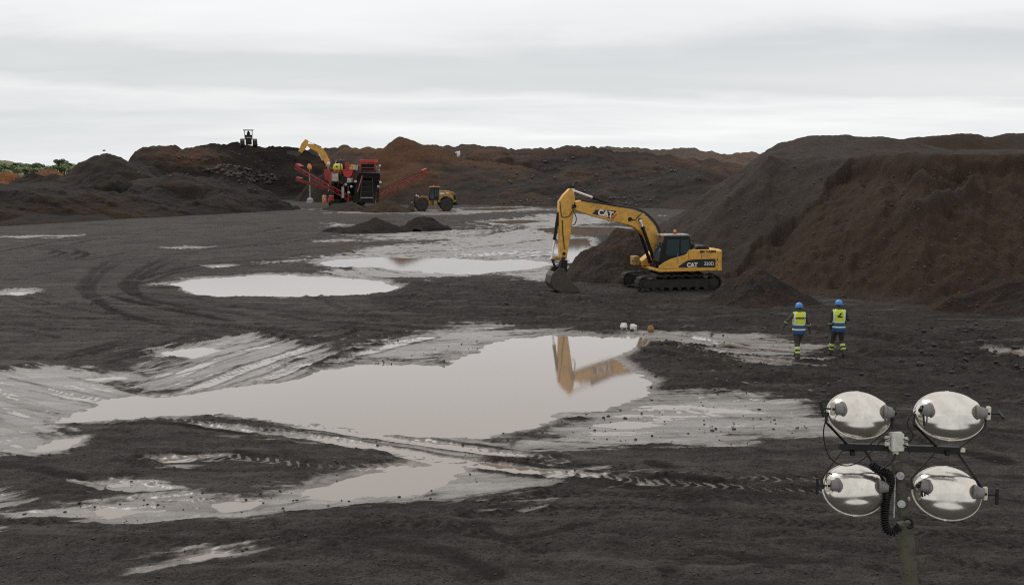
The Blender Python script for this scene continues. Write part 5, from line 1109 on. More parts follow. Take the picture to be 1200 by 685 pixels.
def flood(cx, cy, hw, elev, yaw, roll, hb, hand, upper):
    """one oval lamp seen from behind: spun dome with a barrel across it, rim, two end sockets, knob, yoke"""
    a = hw * 0.00702; b = hb
    C = ml(cx, cy, MY - 0.02)
    n = Vector((math.sin(yaw) * math.cos(elev), -math.cos(yaw) * math.cos(elev), math.sin(elev)))
    ex = Vector((math.cos(yaw), math.sin(yaw), 0)); ev = n.cross(ex) * 1.0
    if ev.z < 0: ev = -ev
    ex, ev = ex * math.cos(roll) + ev * math.sin(roll), ev * math.cos(roll) - ex * math.sin(roll)
    def W(u, v, h): return C + ex * (u * a) + ev * (v * b) + n * h
    def hgt(u, v):
        r2 = min(1.0, u * u + v * v); h1 = 0.150 * (1 - r2) ** 0.55
        q = max(0.0, 1 - ((v - 0.06) / 0.62) ** 2) ** 0.55; e = max(0.0, 1 - (u / 0.88) ** 2) ** 0.5
        h2 = (0.150 if upper else 0.166) * q * e
        d = 0.08; k = max(0.0, d - abs(h1 - h2)) / d
        return max(h1, h2) + k * k * d * 0.25
    V = []; NR, NA = 26, 64; Fc = []
    for i in range(NR + 1):
        r = math.sin(i / NR * math.pi / 2)
        for j in range(NA):
            t = 2 * math.pi * j / NA; u, v = r * math.cos(t), r * math.sin(t); V.append(W(u, v, hgt(u, v)))
    for i in range(NR):
        for j in range(NA):
            q = (i * NA + j, i * NA + (j + 1) % NA, (i + 1) * NA + (j + 1) % NA, (i + 1) * NA + j); Fc.append(q if i else (0, q[2], q[3]) if 0 else q)
    f = MB().raw(V, Fc).build('floodlight', M_ALU.m, mast, smooth=70)
    loop = [W(math.cos(t), math.sin(t), 0.0) for t in np.linspace(0, 2 * math.pi, 65)]
    MB().tube(loop, 0.0105, 8).build('rim', M_RIM, f)
    MB().raw([W(0.97 * math.cos(2 * math.pi * k / 48), 0.97 * math.sin(2 * math.pi * k / 48), -0.012) for k in range(48)] + [W(0.97 * math.cos(2 * math.pi * k / 48), 0.97 * math.sin(2 * math.pi * k / 48), -0.002) for k in range(48)],
             [tuple(range(48)), tuple(range(48, 96))[::-1]] + [(k, 48 + k, 48 + (k + 1) % 48, (k + 1) % 48) for k in range(48)]).build('lens', M_LENS, f, smooth=0)
    for t in (90, 268): 
        p = W(math.cos(R(t)), math.sin(R(t)), 0.0); MB().box(p, (0.035, 0.02, 0.022)).build('clip', M_RIM, f, bevel=0.004)
    for s in (-1, 1):
        p0 = W(s * 0.66, 0.06, 0.115); p1 = W(s * 0.94, 0.03, 0.125)
        MB().cyl(p0, p1, 0.056, 0.040, n=20).cyl(p0 - (p1 - p0).normalized() * 0.006, p0 + (p1 - p0).normalized() * 0.012, 0.062, n=20).build('socket', M_SOCK, f, bevel=0.004)
        MB().cyl(p1, p1 + ex * s * 0.02, 0.016, n=10).build('socket_tip', M_BARK, f)
    s = hand
    p1 = W(s * 0.96, 0.02, 0.125); k0 = p1 + ex * s * 0.10
    MB().box(W(s * 0.985, 0.05, 0.12), (0.032, 0.035, 0.11)).build('bracket', M_CREAM, f, bevel=0.006)
    tilt = Vector((0.25 * s, 0, 1)) if upper and s < 0 else (Vector((0.1, 0.9, 0.2)) if upper else Vector((0, 0, 1)))
    tilt.normalize()
    MB().cyl(p1, k0, 0.008, n=8).bar(k0 - tilt * 0.075, k0 + tilt * 0.06, 0.022, 0.022, up=(0, 1, 0)).build('tilt_handle', M_BARK, f, bevel=0.004)
    q1 = W(-s * 0.93, 0.0, 0.13); MB().bar(q1 + Vector((0, -0.01, 0.05)), q1 + Vector((-s * .02 * -1, -0.02, -0.12 if upper else -.08)), 0.014, 0.014).build('clamp_handle', M_BARK, f)
    # yoke: two flat bars from the pivots to the crossbar
    yk = MB()
    for s2 in (-1, 1):
        pv = W(s2 * 1.03, 0.0, 0.02); lo = W(s2 * 1.03, -0.42 if upper else 0.42, -0.01)
        tgt = ml(cx + s2 * 13 + (0 if cx < 1050 else 0), 520.5 + (3.6 if cx > 1050 else 0) if upper else 527 + (2.5 if cx > 1050 else 0), MY)
        yk.bar(pv, lo, 0.009, 0.028, up=n); yk.bar(lo, tgt, 0.009, 0.026, up=n)
        if s2 == -1: first = tgt
    yk.bar(first, tgt, 0.012, 0.03, up=(0, 1, 0))
    yk.build('yoke', M_BARK, f, smooth=0)
    return W
W1 = flood(1006, 486, 37.5, R(26), R(4), R(-5), 0.192, -1, True)
W2 = flood(1112, 487, 40, R(26), R(-3), R(-2), 0.200, 1, True)
W3 = flood(1000.5, 573.5, 37, R(27), R(3), R(-3), 0.210, -1, False)
W4 = flood(1109, 577.5, 39.5, R(27), R(-3), R(-6), 0.220, 1, False)
# wires
def wire(pts, r=0.0052, Y=MY - 0.13, parent=mast, name='wire', mat=None):
    return MB().tube([ml(x, y, Y) for x, y in smooth_path(pts, 6)], r, 6).build(name, mat or M_BARK, parent)
wire([(1042,513),(1032,517),(1024,526),(1012,537),(998,544.5),(984,544),(973,536),(967,522),(965,506),(967,494),(968,480)])
wire([(1059,521),(1065,524),(1066,531)], 0.008)
wire([(1059,514.5),(1067,516),(1070,508),(1064,500),(1065,490),(1073,481)])
wire([(1049.5,531),(1046,540),(1038,546),(1031,550)], 0.008)
wire([(1081,575),(1090,580),(1105,583),(1125,586),(1140,585),(1146,580)])
wire([(972,570),(968,562),(970,554),(976,556)])
# black coiled hose
def coil(pts, r0, r, turns, name):
    P = [np.array(ml(x, y, MY - 0.10)) for x, y in smooth_path(pts, 12)]; P = np.array(P); seg = np.linalg.norm(np.diff(P, axis=0), axis=1); s = np.concatenate([[0], np.cumsum(seg)])
    path = []; N = turns * 14; u = None
    for k in range(N + 1):
        q = s[-1] * k / N; c = Vector([np.interp(q, s, P[:, i]) for i in range(3)]); e = Vector([np.interp(min(q + 0.01, s[-1]), s, P[:, i]) for i in range(3)]) - Vector([np.interp(max(q - 0.01, 0), s, P[:, i]) for i in range(3)])
        d = e.normalized(); u = d.orthogonal().normalized() if u is None else (u - d * u.dot(d)).normalized(); w = d.cross(u)
        t = 2 * math.pi * k / 14; path.append(c + (u * math.cos(t) + w * math.sin(t)) * r0)
    return MB().tube(path, r, 6).build(name, M_RUB2, mast)
M_RUB2 = paint('coil_rubber', (0.005, 0.005, 0.005), 0.5, dirt=0.1, dirtcol=(0.02, 0.018, 0.016), scale=20, spec=0.2)
coil([(1020,543),(1026,548),(1034,552),(1042,556),(1043.5,566),(1039.5,580),(1037,596),(1036.5,612),(1040,621),(1047,622),(1054,616)], 0.029, 0.0085, 40, 'coiled_cable')

# ------------------------------------------------------------------ the two workers walking away
M_SKIN = NT('dark_skin').set(Base_Color=(0.055, 0.030, 0.020), Roughness=0.5).m
M_OVER = paint('grey_brown_overalls', (0.058, 0.045, 0.037), 0.9, dirt=0.4, scale=6)
M_OVER2 = paint('dark_grey_overalls', (0.026, 0.025, 0.024), 0.9, dirt=0.35, scale=6)
M_BOOT = paint('muddy_boots', (0.02, 0.018, 0.016), 0.7, dirt=0.7, scale=10)
M_LIME = paint('lime_vest_cloth', (0.60, 0.70, 0.06), 0.8, dirt=0.1, dirtcol=(0.25, 0.3, 0.05), scale=5)
M_VBLUE = paint('blue_vest_cloth', (0.018, 0.085, 0.20), 0.8, dirt=0.2, scale=5)
M_REFL = paint('silver_reflective_tape', (0.66, 0.70, 0.66), 0.5, dirt=0.1, scale=6)
M_LREF = paint('lime_reflective_tape', (0.50, 0.66, 0.15), 0.6, dirt=0.15, scale=6)
M_HELM = NT('blue_helmet_plastic').set(Base_Color=(0.055, 0.21, 0.52), Roughness=0.35).m

def ellipsoid(mb, c, r, rot=None, n=14, m=10):
    V = []; 
    for i in range(m + 1):
        t = math.pi * i / m
        for j in range(n):
            p = 2 * math.pi * j / n; q = Vector((r[0] * math.sin(t) * math.cos(p), r[1] * math.sin(t) * math.sin(p), r[2] * math.cos(t)))
            V.append(Vector(c) + (rot @ q if rot is not None else q))
    mb.raw(V, [(i * n + j, (i + 1) * n + j, (i + 1) * n + (j + 1) % n, i * n + (j + 1) % n) for i in range(m) for j in range(n)])
def limb(mb, pts, rad, n=14):
    """closed tapered tube with rounded ends"""
    mb.tube([Vector(p) for p in smooth_path(pts, 5)], 0, n, rad=list(np.interp(np.linspace(0, len(pts) - 1, (len(pts) - 1) * 5 + 1), range(len(pts)), rad)))
    for p, r in ((pts[0], rad[0]), (pts[-1], rad[-1])): ellipsoid(mb, p, (r, r, r), n=12, m=8)
def torso_loft(mb, rings, n=24):
    V = []
    for (x, y, z, rx, ry) in rings:
        for j in range(n):
            t = 2 * math.pi * j / n; c, s = math.cos(t), math.sin(t)
            V.append((x + rx * math.copysign(abs(c) ** 0.8, c), y + ry * math.copysign(abs(s) ** 0.8, s), z))
    m = len(rings)
    mb.raw(V, [(k * n + j, k * n + (j + 1) % n, (k + 1) * n + (j + 1) % n, (k + 1) * n + j) for k in range(m - 1) for j in range(n)] + [tuple(range(n))[::-1], tuple(range((m - 1) * n, m * n))])

def person(loc, rz, J, label, over, emblem, seed):
    root = empty('person', loc, rz); root.scale = (1.06, 1.06, 1.06); tag(root, label, 'person', 'workers in high visibility vests')
    mb = MB()
    hx, hy = J['hip']; cx, cy = J['chest']
    zsh, zh = 1.43, 0.92
    rings = []
    for z, rx, ry in ((0.80, 0.13, 0.10), (0.86, 0.175, 0.125), (0.93, 0.18, 0.13), (1.02, 0.17, 0.12), (1.12, 0.172, 0.118), (1.24, 0.19, 0.125), (1.35, 0.205, 0.122), (1.43, 0.19, 0.10), (1.48, 0.12, 0.075), (1.51, 0.065, 0.06)):
        t = (z - zh) / (zsh - zh); rings.append((hx + (cx - hx) * t, hy + (cy - hy) * t, z, rx, ry))
    torso_loft(mb, rings)
    hd = Vector(J['head']); nk = Vector((cx, cy, 1.47))
    limb(mb, [nk, nk.lerp(hd, 0.6), hd], [0.062, 0.056, 0.055])
    ellipsoid(mb, hd + Vector((0, 0.01, 0.03)), (0.075, 0.098, 0.118)); ellipsoid(mb, hd + Vector((0, 0.03, -0.04)), (0.056, 0.07, 0.075))
    fy = Vector((0, 1, 0))
    ellipsoid(mb, hd + Vector((0, 0.112, -0.005)), (0.015, 0.022, 0.022)); ellipsoid(mb, hd + Vector((0, 0.096, -0.052)), (0.026, 0.012, 0.010))
    for s in (-1, 1):
        ellipsoid(mb, hd + Vector((s * 0.076, 0.0, 0.0)), (0.012, 0.02, 0.032)); ellipsoid(mb, hd + Vector((s * 0.03, 0.098, 0.025)), (0.014, 0.010, 0.009))
    for s, k in ((-1, 'L'), (1, 'R')):
        sh = Vector((cx + s * 0.195, cy, zsh - 0.03)); el, wr = Vector(J['el' + k]), Vector(J['wr' + k])
        limb(mb, [sh + Vector((-s * 0.05, 0, 0.0)), sh, sh.lerp(el, 0.5), el], [0.07, 0.075, 0.06, 0.052]); limb(mb, [el, el.lerp(wr, 0.35), wr], [0.052, 0.052, 0.038])
        # hand: palm, four unequal curled fingers, a thumb from the side of the palm
        d = (wr - el).normalized(); inw = Vector((-s, 0, 0)); inw = (inw - d * inw.dot(d)).normalized(); fw = d.cross(inw) * (1 if s < 0 else -1)
        if fw.y < 0: fw = -fw
        pc = wr + d * 0.055
        ellipsoid(mb, pc, (1, 1, 1), Matrix((inw * 0.020, fw * 0.042, d * 0.058)).transposed(), n=12, m=8)
        for q, (off, ln) in enumerate(((0.030, 0.068), (0.010, 0.078), (-0.010, 0.072), (-0.030, 0.056))):
            p0 = pc + fw * off + d * 0.03; p1 = p0 + d * ln * 0.55 + inw * 0.004; p2 = p1 + d * ln * 0.38 + inw * ln * 0.28; p3 = p2 + d * ln * 0.12 + inw * ln * 0.3
            limb(mb, [p0, p1, p2, p3], [0.0105, 0.0098, 0.0092, 0.008], 8)
        p0 = pc + fw * 0.026 - d * 0.02; p1 = p0 + fw * 0.032 + d * 0.024 + inw * 0.006; p2 = p1 + d * 0.034 + fw * 0.008 + inw * 0.01
        limb(mb, [p0, p1, p2], [0.015, 0.0115, 0.0095], 8)
        hp = Vector((hx + s * 0.09, hy, 0.90)); kn, an = Vector(J['kn' + k]), Vector(J['an' + k])
        limb(mb, [hp, hp.lerp(kn, 0.45), kn], [0.105, 0.096, 0.072]); limb(mb, [kn, kn.lerp(an, 0.3), kn.lerp(an, 0.75), an], [0.072, 0.075, 0.065, 0.062])
        ty = Vector(J['toe' + k]); u = (ty - an).normalized()
        limb(mb, [an + Vector((0, -0.03, -0.045)), an.lerp(ty, 0.5) + Vector((0, 0, -0.018)), ty], [0.052, 0.052, 0.042], 12)
    me = bpy.data.meshes.new('person_body'); me.from_pydata(mb.v, [], mb.f)
    tmp = link('tmp', me, None); r = tmp.modifiers.new('r', 'REMESH'); r.mode = 'VOXEL'; r.voxel_size = 0.0085; sm = tmp.modifiers.new('s', 'SMOOTH'); sm.iterations = 3; sm.factor = 0.4
    bpy.context.view_layer.update()
    bme = bpy.data.meshes.new_from_object(tmp.evaluated_get(bpy.context.evaluated_depsgraph_get())); bpy.data.objects.remove(tmp)
    bme.name = 'body'
    nv = len(bme.vertices); co = np.empty(nv * 3); bme.vertices.foreach_get('co', co); co = co.reshape(-1, 3); no = np.empty(nv * 3); bme.vertices.foreach_get('normal', no); no = no.reshape(-1, 3)
    def segd(a, b):
        a, b = np.array(a), np.array(b); e = b - a; t = np.clip(((co - a) @ e) / (e @ e), 0, 1); return np.linalg.norm(co - (a + t[:, None] * e), axis=1), t
    D = {}; T = {}
    for s, k in ((-1, 'L'), (1, 'R')):
        sh = (cx + s * 0.195, cy, zsh - 0.03); hp = (hx + s * 0.09, hy, 0.90); an = np.array(J['an' + k])
        for nm, a, b in (('ua', sh, J['el' + k]), ('fa', J['el' + k], J['wr' + k]), ('th', hp, J['kn' + k]), ('sh', J['kn' + k], J['an' + k]), ('ft', an + np.array((0, -0.03, -0.03)), J['toe' + k])):
            D[nm + k], T[nm + k] = segd(a, b)
        w = np.array(J['wr' + k]); d = w - np.array(J['el' + k]); d = d / np.linalg.norm(d); D['hd' + k], T['hd' + k] = segd(w + d * 0.01, w + d * 0.2)
    D['to'], T['to'] = segd((hx, hy, 0.93), (cx, cy, 1.45)); D['to'] = D['to'] - 0.135
    D['he'], T['he'] = segd((cx, cy, 1.56), hd); D['he'] -= 0.06
    for k in 'LR':
        D['ua' + k] -= 0.055; D['fa' + k] -= 0.045; D['th' + k] -= 0.085; D['sh' + k] -= 0.065; D['ft' + k] -= 0.05; D['hd' + k] -= 0.03
    keys = list(D); lab = np.argmin(np.stack([D[k] for k in keys]), 0)
    is_ = lambda *n: np.isin(lab, [keys.index(k) for k in n])
    nf = len(bme.polygons); lv = np.empty(nf * 4, int); 
    fs = [tuple(p.vertices) for p in bme.polygons]; f0 = np.array([f[0] for f in fs])
    z = co[:, 2]
    mat = np.ones(nv, int)
    mat[(is_('he') & (z > 1.485)) | (z > 1.52)] = 0; mat[is_('hdL', 'hdR')] = 0; mat[is_('ftL', 'ftR')] = 2
    for k in 'LR': mat[is_('sh' + k) & (T['sh' + k] > 0.86)] = 2
    bme.materials.clear()
    for m in (M_SKIN, over, M_BOOT): bme.materials.append(m)
    bme.polygons.foreach_set('material_index', mat[f0].astype(np.int32)); bme.polygons.foreach_set('use_smooth', np.ones(nf, bool))
    link('body', bme, None, root)
    def shell(name, vm, off, m, parent=root):
        fk = [f for f in fs if all(vm[i] for i in f)]
        if not fk: return None
        used = sorted({i for f in fk for i in f}); mp_ = {v: i for i, v in enumerate(used)}; n = len(used)
        P = co[used] + no[used] * off
        me = bpy.data.meshes.new(name); me.from_pydata([tuple(p) for p in P], [], [tuple(mp_[i] for i in f) for f in fk])
        me.polygons.foreach_set('use_smooth', [True] * len(me.polygons))
        o = link(name, me, m, parent); so = o.modifiers.new('solid', 'SOLIDIFY'); so.thickness = 0.008; so.offset = -1; return o
    x = co[:, 0]
    tor = is_('to') | (is_('thL', 'thR') & (z > 0.80)) | ((is_('uaL', 'uaR')) & (np.abs(x - cx) < 0.20))
    ves = tor & (z > 0.80) & (z < 1.50)
    v = shell('vest', ves & (z > 1.07), 0.018, M_LIME)
    shell('blue_panel', ves & (z < 1.085), 0.024, M_VBLUE, v)
    shell('reflective_tape', ves & (z > 0.925) & (z < 0.975), 0.029, M_REFL, v); shell('reflective_tape', ves & (z > 1.085) & (z < 1.125), 0.024, M_REFL, v)
    for s in (-1, 1): shell('reflective_tape', ves & (z > 1.12) & (np.abs((x - cx) - s * 0.155) < 0.024), 0.024, M_REFL, v)
    for k in 'LR':
        shell('arm_band', is_('fa' + k, 'ua' + k) & (((T['ua' + k] > 0.80) & is_('ua' + k)) if J.get('band') == 'ua' else (is_('fa' + k) & (T['fa' + k] < 0.26) & (T['fa' + k] > 0.02))), 0.010, M_LREF)
        shell('leg_band', is_('sh' + k) & (T['sh' + k] > 0.30) & (T['sh' + k] < 0.52), 0.010, M_LREF); shell('leg_band', is_('sh' + k) & (T['sh' + k] > 0.66) & (T['sh' + k] < 0.80), 0.010, M_LREF)
    # emblem across the back (the side towards -y)
    back = float(min(co[(np.abs(x - cx) < 0.1) & (z > 1.25) & (z < 1.35), 1])) - 0.026
    Mt = Matrix.Translation((cx, back - 0.004, 1.325)) @ Matrix.Rotation(math.pi / 2, 4, 'X')
    if emblem == 'letters': text_mesh('lettering', 'WBHO', 0.075, M_DECAL, v, Mt, 0.006, 0.003, 1.45)
    else:
        MB().prism([(cx - .10, 1.30), (cx - .03, 1.335), (cx + .0, 1.395), (cx + .085, 1.43), (cx + .03, 1.36), (cx + .01, 1.325), (cx - .02, 1.305)], back - .008, back + .01).build('emblem', M_DECAL, v, smooth=0)
        text_mesh('lettering', 'IIIIIII', 0.05, M_DECAL, v, Matrix.Translation((cx + .01, back - .004, 1.285)) @ Matrix.Rotation(math.pi / 2, 4, 'X'), 0.006, 0.003, 1.5)
    hc = hd + Vector((0, 0.0, 0.055))
    he = MB().lathe([(-0.02, 0.112), (0.0, 0.116), (0.04, 0.113), (0.08, 0.098), (0.11, 0.07), (0.125, 0.03), (0.128, 0.004)], hc, (0, 0.0, 1), 28)
    he.v = [(hc.x + (p[0] - hc.x) * 0.98, hc.y + (p[1] - hc.y) * 1.16, p[2]) for p in he.v]
    h = he.build('helmet', M_HELM, root, smooth=60)
    br = []; 
    for i in range(32):
        t = 2 * math.pi * i / 32; r1 = 0.128; f = 1.16 + 0.22 * max(0, math.sin(t)) ** 3; br.append((hc.x + r1 * math.cos(t), hc.y + r1 * math.sin(t) * f))
    MB().prism(br, hc.z - 0.026, hc.z - 0.014, 'z').build('brim', M_HELM, h)
    MB().tube([(hc.x, hc.y + 0.12 * math.cos(t) * 1.05, hc.z + 0.128 * math.sin(t) + 0.004) for t in np.linspace(0.15, math.pi - 0.15, 16)], 0.008, 6).build('ridge', M_HELM, h)
    return root

p1 = GZ(935.5, 418); p2 = GZ(981.5, 417.5)
person((p1[0], p1[1], p1[2] - 0.02), R(4), dict(hip=(-0.01, 0.0), chest=(-0.005, 0.05), head=(0.0, 0.08, 1.62), elL=(-0.40, 0.0, 1.22), wrL=(-0.49, 0.06, 1.02), elR=(0.31, 0.02, 1.13), wrR=(0.365, 0.06, 0.89),
    knL=(-0.06, 0.02, 0.50), anL=(-0.06, -0.16, 0.11), toeL=(-0.07, 0.02, 0.045), knR=(0.05, 0.20, 0.52), anR=(0.01, 0.26, 0.10), toeR=(0.03, 0.45, 0.045), band='fa'),
    'left worker of the pair, arms swung wide, in blue helmet and lime vest', M_OVER, 'letters', 1)
person((p2[0], p2[1], p2[2] - 0.02), R(-3), dict(hip=(0.0, 0.0), chest=(0.0, 0.04), head=(0.0, 0.07, 1.63), elL=(-0.27, -0.02, 1.12), wrL=(-0.225, 0.06, 0.88), elR=(0.30, 0.02, 1.17), wrR=(0.25, 0.24, 1.06),
    knL=(-0.13, 0.18, 0.50), anL=(-0.17, 0.20, 0.10), toeL=(-0.20, 0.38, 0.045), knR=(0.13, 0.08, 0.49), anR=(0.16, -0.14, 0.15), toeR=(0.165, 0.00, 0.045), band='fa'),
    'right worker of the pair, arms close in, vest with a slanted emblem', M_OVER2, 'emblem', 2)
# ------------------------------------------------------------------ green land far left, bushes, tree, bird
M_GRASS = NT('rough_grass'); _p = M_GRASS.pos(); _n = M_GRASS.noise(_p, 0.25, 6, 0.7); _f = M_GRASS.noise(_p, 2.0, 5, 0.7)
M_GRASS.set(Base_Color=M_GRASS.mix(M_GRASS.mrange(_n, 0.4, 0.62), M_GRASS.mix(_f, (0.06, 0.10, 0.03), (0.10, 0.15, 0.05)), (0.19, 0.15, 0.07)), Roughness=0.95)
M_GRASS.bump(_f, 1.0, 0.5)
tag(ridge('green_hill', [(-260,184),(-100,186),(-40,187),(0,189),(20,192),(45,193.5),(60,194.5),(80,193.5),(100,193),(140,193),(200,192)], [(-260,300),(200,320)], [(-260,215),(200,240)], -260, 200, M_GRASS.m, amp=1.0, seed=501, z_toe=2.0, sc=0.1, jag=0.8), kind='structure')
def leaf_mat(name, a, b):
    t = NT(name); p = t.pos(); n = t.noise(p, 0.7, 3, 0.6)
    oi = t.n.new('ShaderNodeObjectInfo'); 
    t.set(Base_Color=t.mix(t.mrange(n, 0.35, 0.65), a, b), Roughness=0.75); return t.m
M_LEAF = [leaf_mat('dark_leaves', (0.055, 0.085, 0.035), (0.085, 0.125, 0.05)), leaf_mat('mid_leaves', (0.085, 0.13, 0.05), (0.13, 0.175, 0.07)), leaf_mat('pale_leaves', (0.12, 0.145, 0.06), (0.17, 0.18, 0.08))]
M_BARKW = paint('bark', (0.09, 0.07, 0.055), 0.9, dirt=0.3)
def leaf_clumps(mb, rng, centres, n, size):
    for (c, r) in centres:
        for i in range(int(n * (r[0] * r[2]) ** 0.9)):
            d = Vector((rng.gauss(0, 1), rng.gauss(0, 1), rng.gauss(0, 1))).normalized(); q = rng.random() ** 0.35
            p = Vector((c[0] + d.x * r[0] * q, c[1] + d.y * r[1] * q, c[2] + d.z * r[2] * q)); s = size * rng.uniform(0.6, 1.4)
            e = Vector((rng.gauss(0, 1), rng.gauss(0, 1), rng.gauss(0, 0.6))).normalized(); f = d.cross(e)
            f = f.normalized() if f.length > 1e-3 else Vector((1, 0, 0)); e = f.cross(d * 0.6 + Vector((0, 0, 0.4))).normalized()
            mb.raw([p - e * s * .5, p + f * s * .3, p + e * s * .6, p - f * s * .3], [(0, 1, 2, 3)])
def bush(x, y_top, wpx, Y, base_y, kind, label, seed, group='bushes at far left', tree=False, name='bush', cat='bush'):
    rng = random.Random(seed); b = AT(x, base_y, Y); tz = AT(x, y_top, Y)[2]; H = tz - b[2]; w = wpx * Y / F
    o = empty(name, (b[0], b[1], b[2])); tag(o, label, cat, group)
    tr = MB(); cs = []; k = 7 if not tree else 9
    for i in range(k):
        u = (i + 0.5) / k * 2 - 1; px = u * w * 0.38 + rng.uniform(-.1, .1) * w; pz = H * ((0.42 + 0.30 * rng.random()) * (1 - 0.35 * u * u) if not tree else rng.uniform(0.55, 0.86)); py = rng.uniform(-.3, .3) * w
        rr = (w * rng.uniform(0.16, 0.26), w * rng.uniform(0.14, 0.24), H * (rng.uniform(0.22, 0.34) if not tree else rng.uniform(0.08, 0.15))); cs.append(((px, py, pz), rr))
        tr.tube(smooth_path([(px * 0.1, py * 0.1, -0.4), (px * 0.35, py * 0.35, H * 0.3), (px, py, pz)], 3), 0, 6, rad=list(np.linspace(0.16 if tree else 0.09, 0.03, 7)))
    tr.build('trunk' if tree else 'stem', M_BARKW, o)
    lf = MB(); leaf_clumps(lf, rng, cs, 90 if not tree else 75, 0.75 if not tree else 0.65); lf.build('crown', M_LEAF[kind], o, smooth=0)
    return o
bush(0, 186.5, 40, 255, 203, 1, 'broad green bush cut by the left edge of the picture', 1)
bush(17, 189.5, 30, 262, 201, 0, 'dark green bush, second from the left edge', 2)
bush(41, 190.3, 24, 270, 199, 0, 'small dark rounded bush above the flat tan soil heap', 3)
bush(30, 193.5, 26, 250, 203, 2, 'low pale green bush between the two dark bushes on the left', 4)
bush(3, 196.5, 16, 236, 205, 2, 'low light green shrub at the left edge, in front of the broad bush', 10)
bush(54, 195, 18, 258, 202, 2, 'low yellowish bush just left of the small open tree', 5)
bush(71, 185.3, 15, 255, 202, 0, 'small open-crowned tree standing above the bushes at far left', 6, None, True, 'tree', 'tree')
bush(81, 187.3, 8, 258, 202, 0, 'narrow pointed dark bush just right of the small tree', 7)
bush(76, 191.6, 32, 250, 203, 1, 'wide green bush under the small tree', 8)
bush(95, 189.6, 18, 262, 203, 0, 'dark bush half hidden by the pointed heap on the left ridge', 9)
bush(86, 195.3, 16, 244, 203, 2, 'pale scrubby bush at the foot of the pointed dark bush', 12)
# bird
bp_ = AT(122, 176.6, 160); bo_ = MB()
ellipsoid(bo_, (0, 0, 0), (0.20, 0.07, 0.07)); ellipsoid(bo_, (0.20, 0, 0.03), (0.06, 0.045, 0.045)); bo_.cyl((0.25, 0, 0.03), (0.31, 0, 0.02), 0.015, 0.003, 8)
bo_.raw([(-0.18, -0.03, 0), (-0.18, 0.03, 0), (-0.36, 0.08, 0.01), (-0.36, -0.08, 0.01), (-0.18, -0.03, 0.02), (-0.18, 0.03, 0.02), (-0.36, 0.08, 0.02), (-0.36, -0.08, 0.02)], [(0, 1, 2, 3), (7, 6, 5, 4), (0, 4, 5, 1), (1, 5, 6, 2), (2, 6, 7, 3), (3, 7, 4, 0)])
for s in (-1, 1):
    wq = [(0.10, 0.05 * s, 0.03), (-0.10, 0.05 * s, 0.03), (-0.12, 0.28 * s, 0.12), (-0.20, 0.52 * s, 0.02), (0.00, 0.40 * s, 0.10), (0.10, 0.24 * s, 0.14)]
    bo_.raw(wq + [(x, y, z + 0.02) for x, y, z in wq], [tuple(range(6)), tuple(range(6, 12))[::-1]] + [(i, 6 + i, 6 + (i + 1) % 6, (i + 1) % 6) for i in range(6)])
M_BIRD = paint('dark_feathers', (0.035, 0.034, 0.032), 0.8, dirt=0.1)
b = bo_.build('bird', M_BIRD, smooth=50); b.location = bp_; b.rotation_euler = (0, R(-8), R(25)); tag(b, 'dark bird flying just above the pointed heap on the left skyline', 'bird')

# ------------------------------------------------------------------ stones, clods and litter
M_ROCK = paint('grey_rock', (0.07, 0.062, 0.057), 0.9, dirt=0.5, scale=1.5)
M_ROCKP = paint('pale_rock', (0.66, 0.64, 0.60), 0.85, dirt=0.15, scale=4)
M_ROCKO = paint('orange_rock', (0.30, 0.15, 0.055), 0.9, dirt=0.3, scale=5)
def rock_mb(mb, c, r, rng, sub=1, squash=0.7):
    bm = bmesh.new(); bmesh.ops.create_icosphere(bm, subdivisions=sub, radius=1.0)
    V = [v.co.copy() for v in bm.verts]; Fc = [tuple(v.index for v in f.verts) for f in bm.faces]; bm.free()
    k = (rng.uniform(.7, 1.3), rng.uniform(.7, 1.3), squash * rng.uniform(.8, 1.2)); off = rng.uniform(0, 100)
    a = rng.uniform(0, 6.28); cs, sn = math.cos(a), math.sin(a); out = []
    for v in V:
        s = 1 + 0.35 * (math.sin(v.x * 5 + off) * math.cos(v.y * 4 + off * 1.3) + 0.5 * math.sin(v.z * 7 + off * 2)) * 0.6 + rng.uniform(-.12, .12)
        x, y, z = v.x * k[0] * s * r, v.y * k[1] * s * r, v.z * k[2] * s * r
        out.append((c[0] + x * cs - y * sn, c[1] + x * sn + y * cs, c[2] + z))
    mb.raw(out, Fc)
def rock(x, y, wpx, hpx, label, mat, seed, group=None):
    g = GZ(x, y); s = g[1] / F; rng = random.Random(seed); mb = MB(); r = wpx * s / 2
    rock_mb(mb, (0, 0, hpx * s * 0.42), r, rng, 2, hpx / wpx); o = mb.build('rock', mat, smooth=40); o.location = (g[0], g[1], max(0, gz(g[0], g[1])) - 0.02); tag(o, label, 'rock', group)
rock(731, 386, 9, 7.5, 'white rock left of the other white one, on the mud beyond the big puddle', M_ROCKP, 61, 'white rocks beyond the big puddle')
rock(742.3, 386.3, 7, 7.5, 'smaller white rock right of the other white one, beyond the big puddle', M_ROCKP, 62, 'white rocks beyond the big puddle')
rock(762.5, 387.5, 9, 7.5, 'orange brown rock on the mud, right of the two white rocks', M_ROCKO, 63)
# white sack on the back ridge
w_ = AT(537.5, 180.5, 190); mb = MB(); ellipsoid(mb, (0, 0, 0.45), (0.30, 0.25, 0.55), n=10, m=8); ellipsoid(mb, (-0.28, 0.0, 0.72), (0.30, 0.2, 0.16), n=10, m=8); ellipsoid(mb, (0.22, 0.0, 0.68), (0.13, 0.15, 0.40), n=10, m=8)
o = mb.build('sack', paint('white_sacking', (0.75, 0.74, 0.72), 0.8, dirt=0.15)); o.location = (w_[0], w_[1] - 1.2, w_[2] - 0.5); tag(o, 'small bright white sack lying on the slope right of the tall brown cone', 'sack')

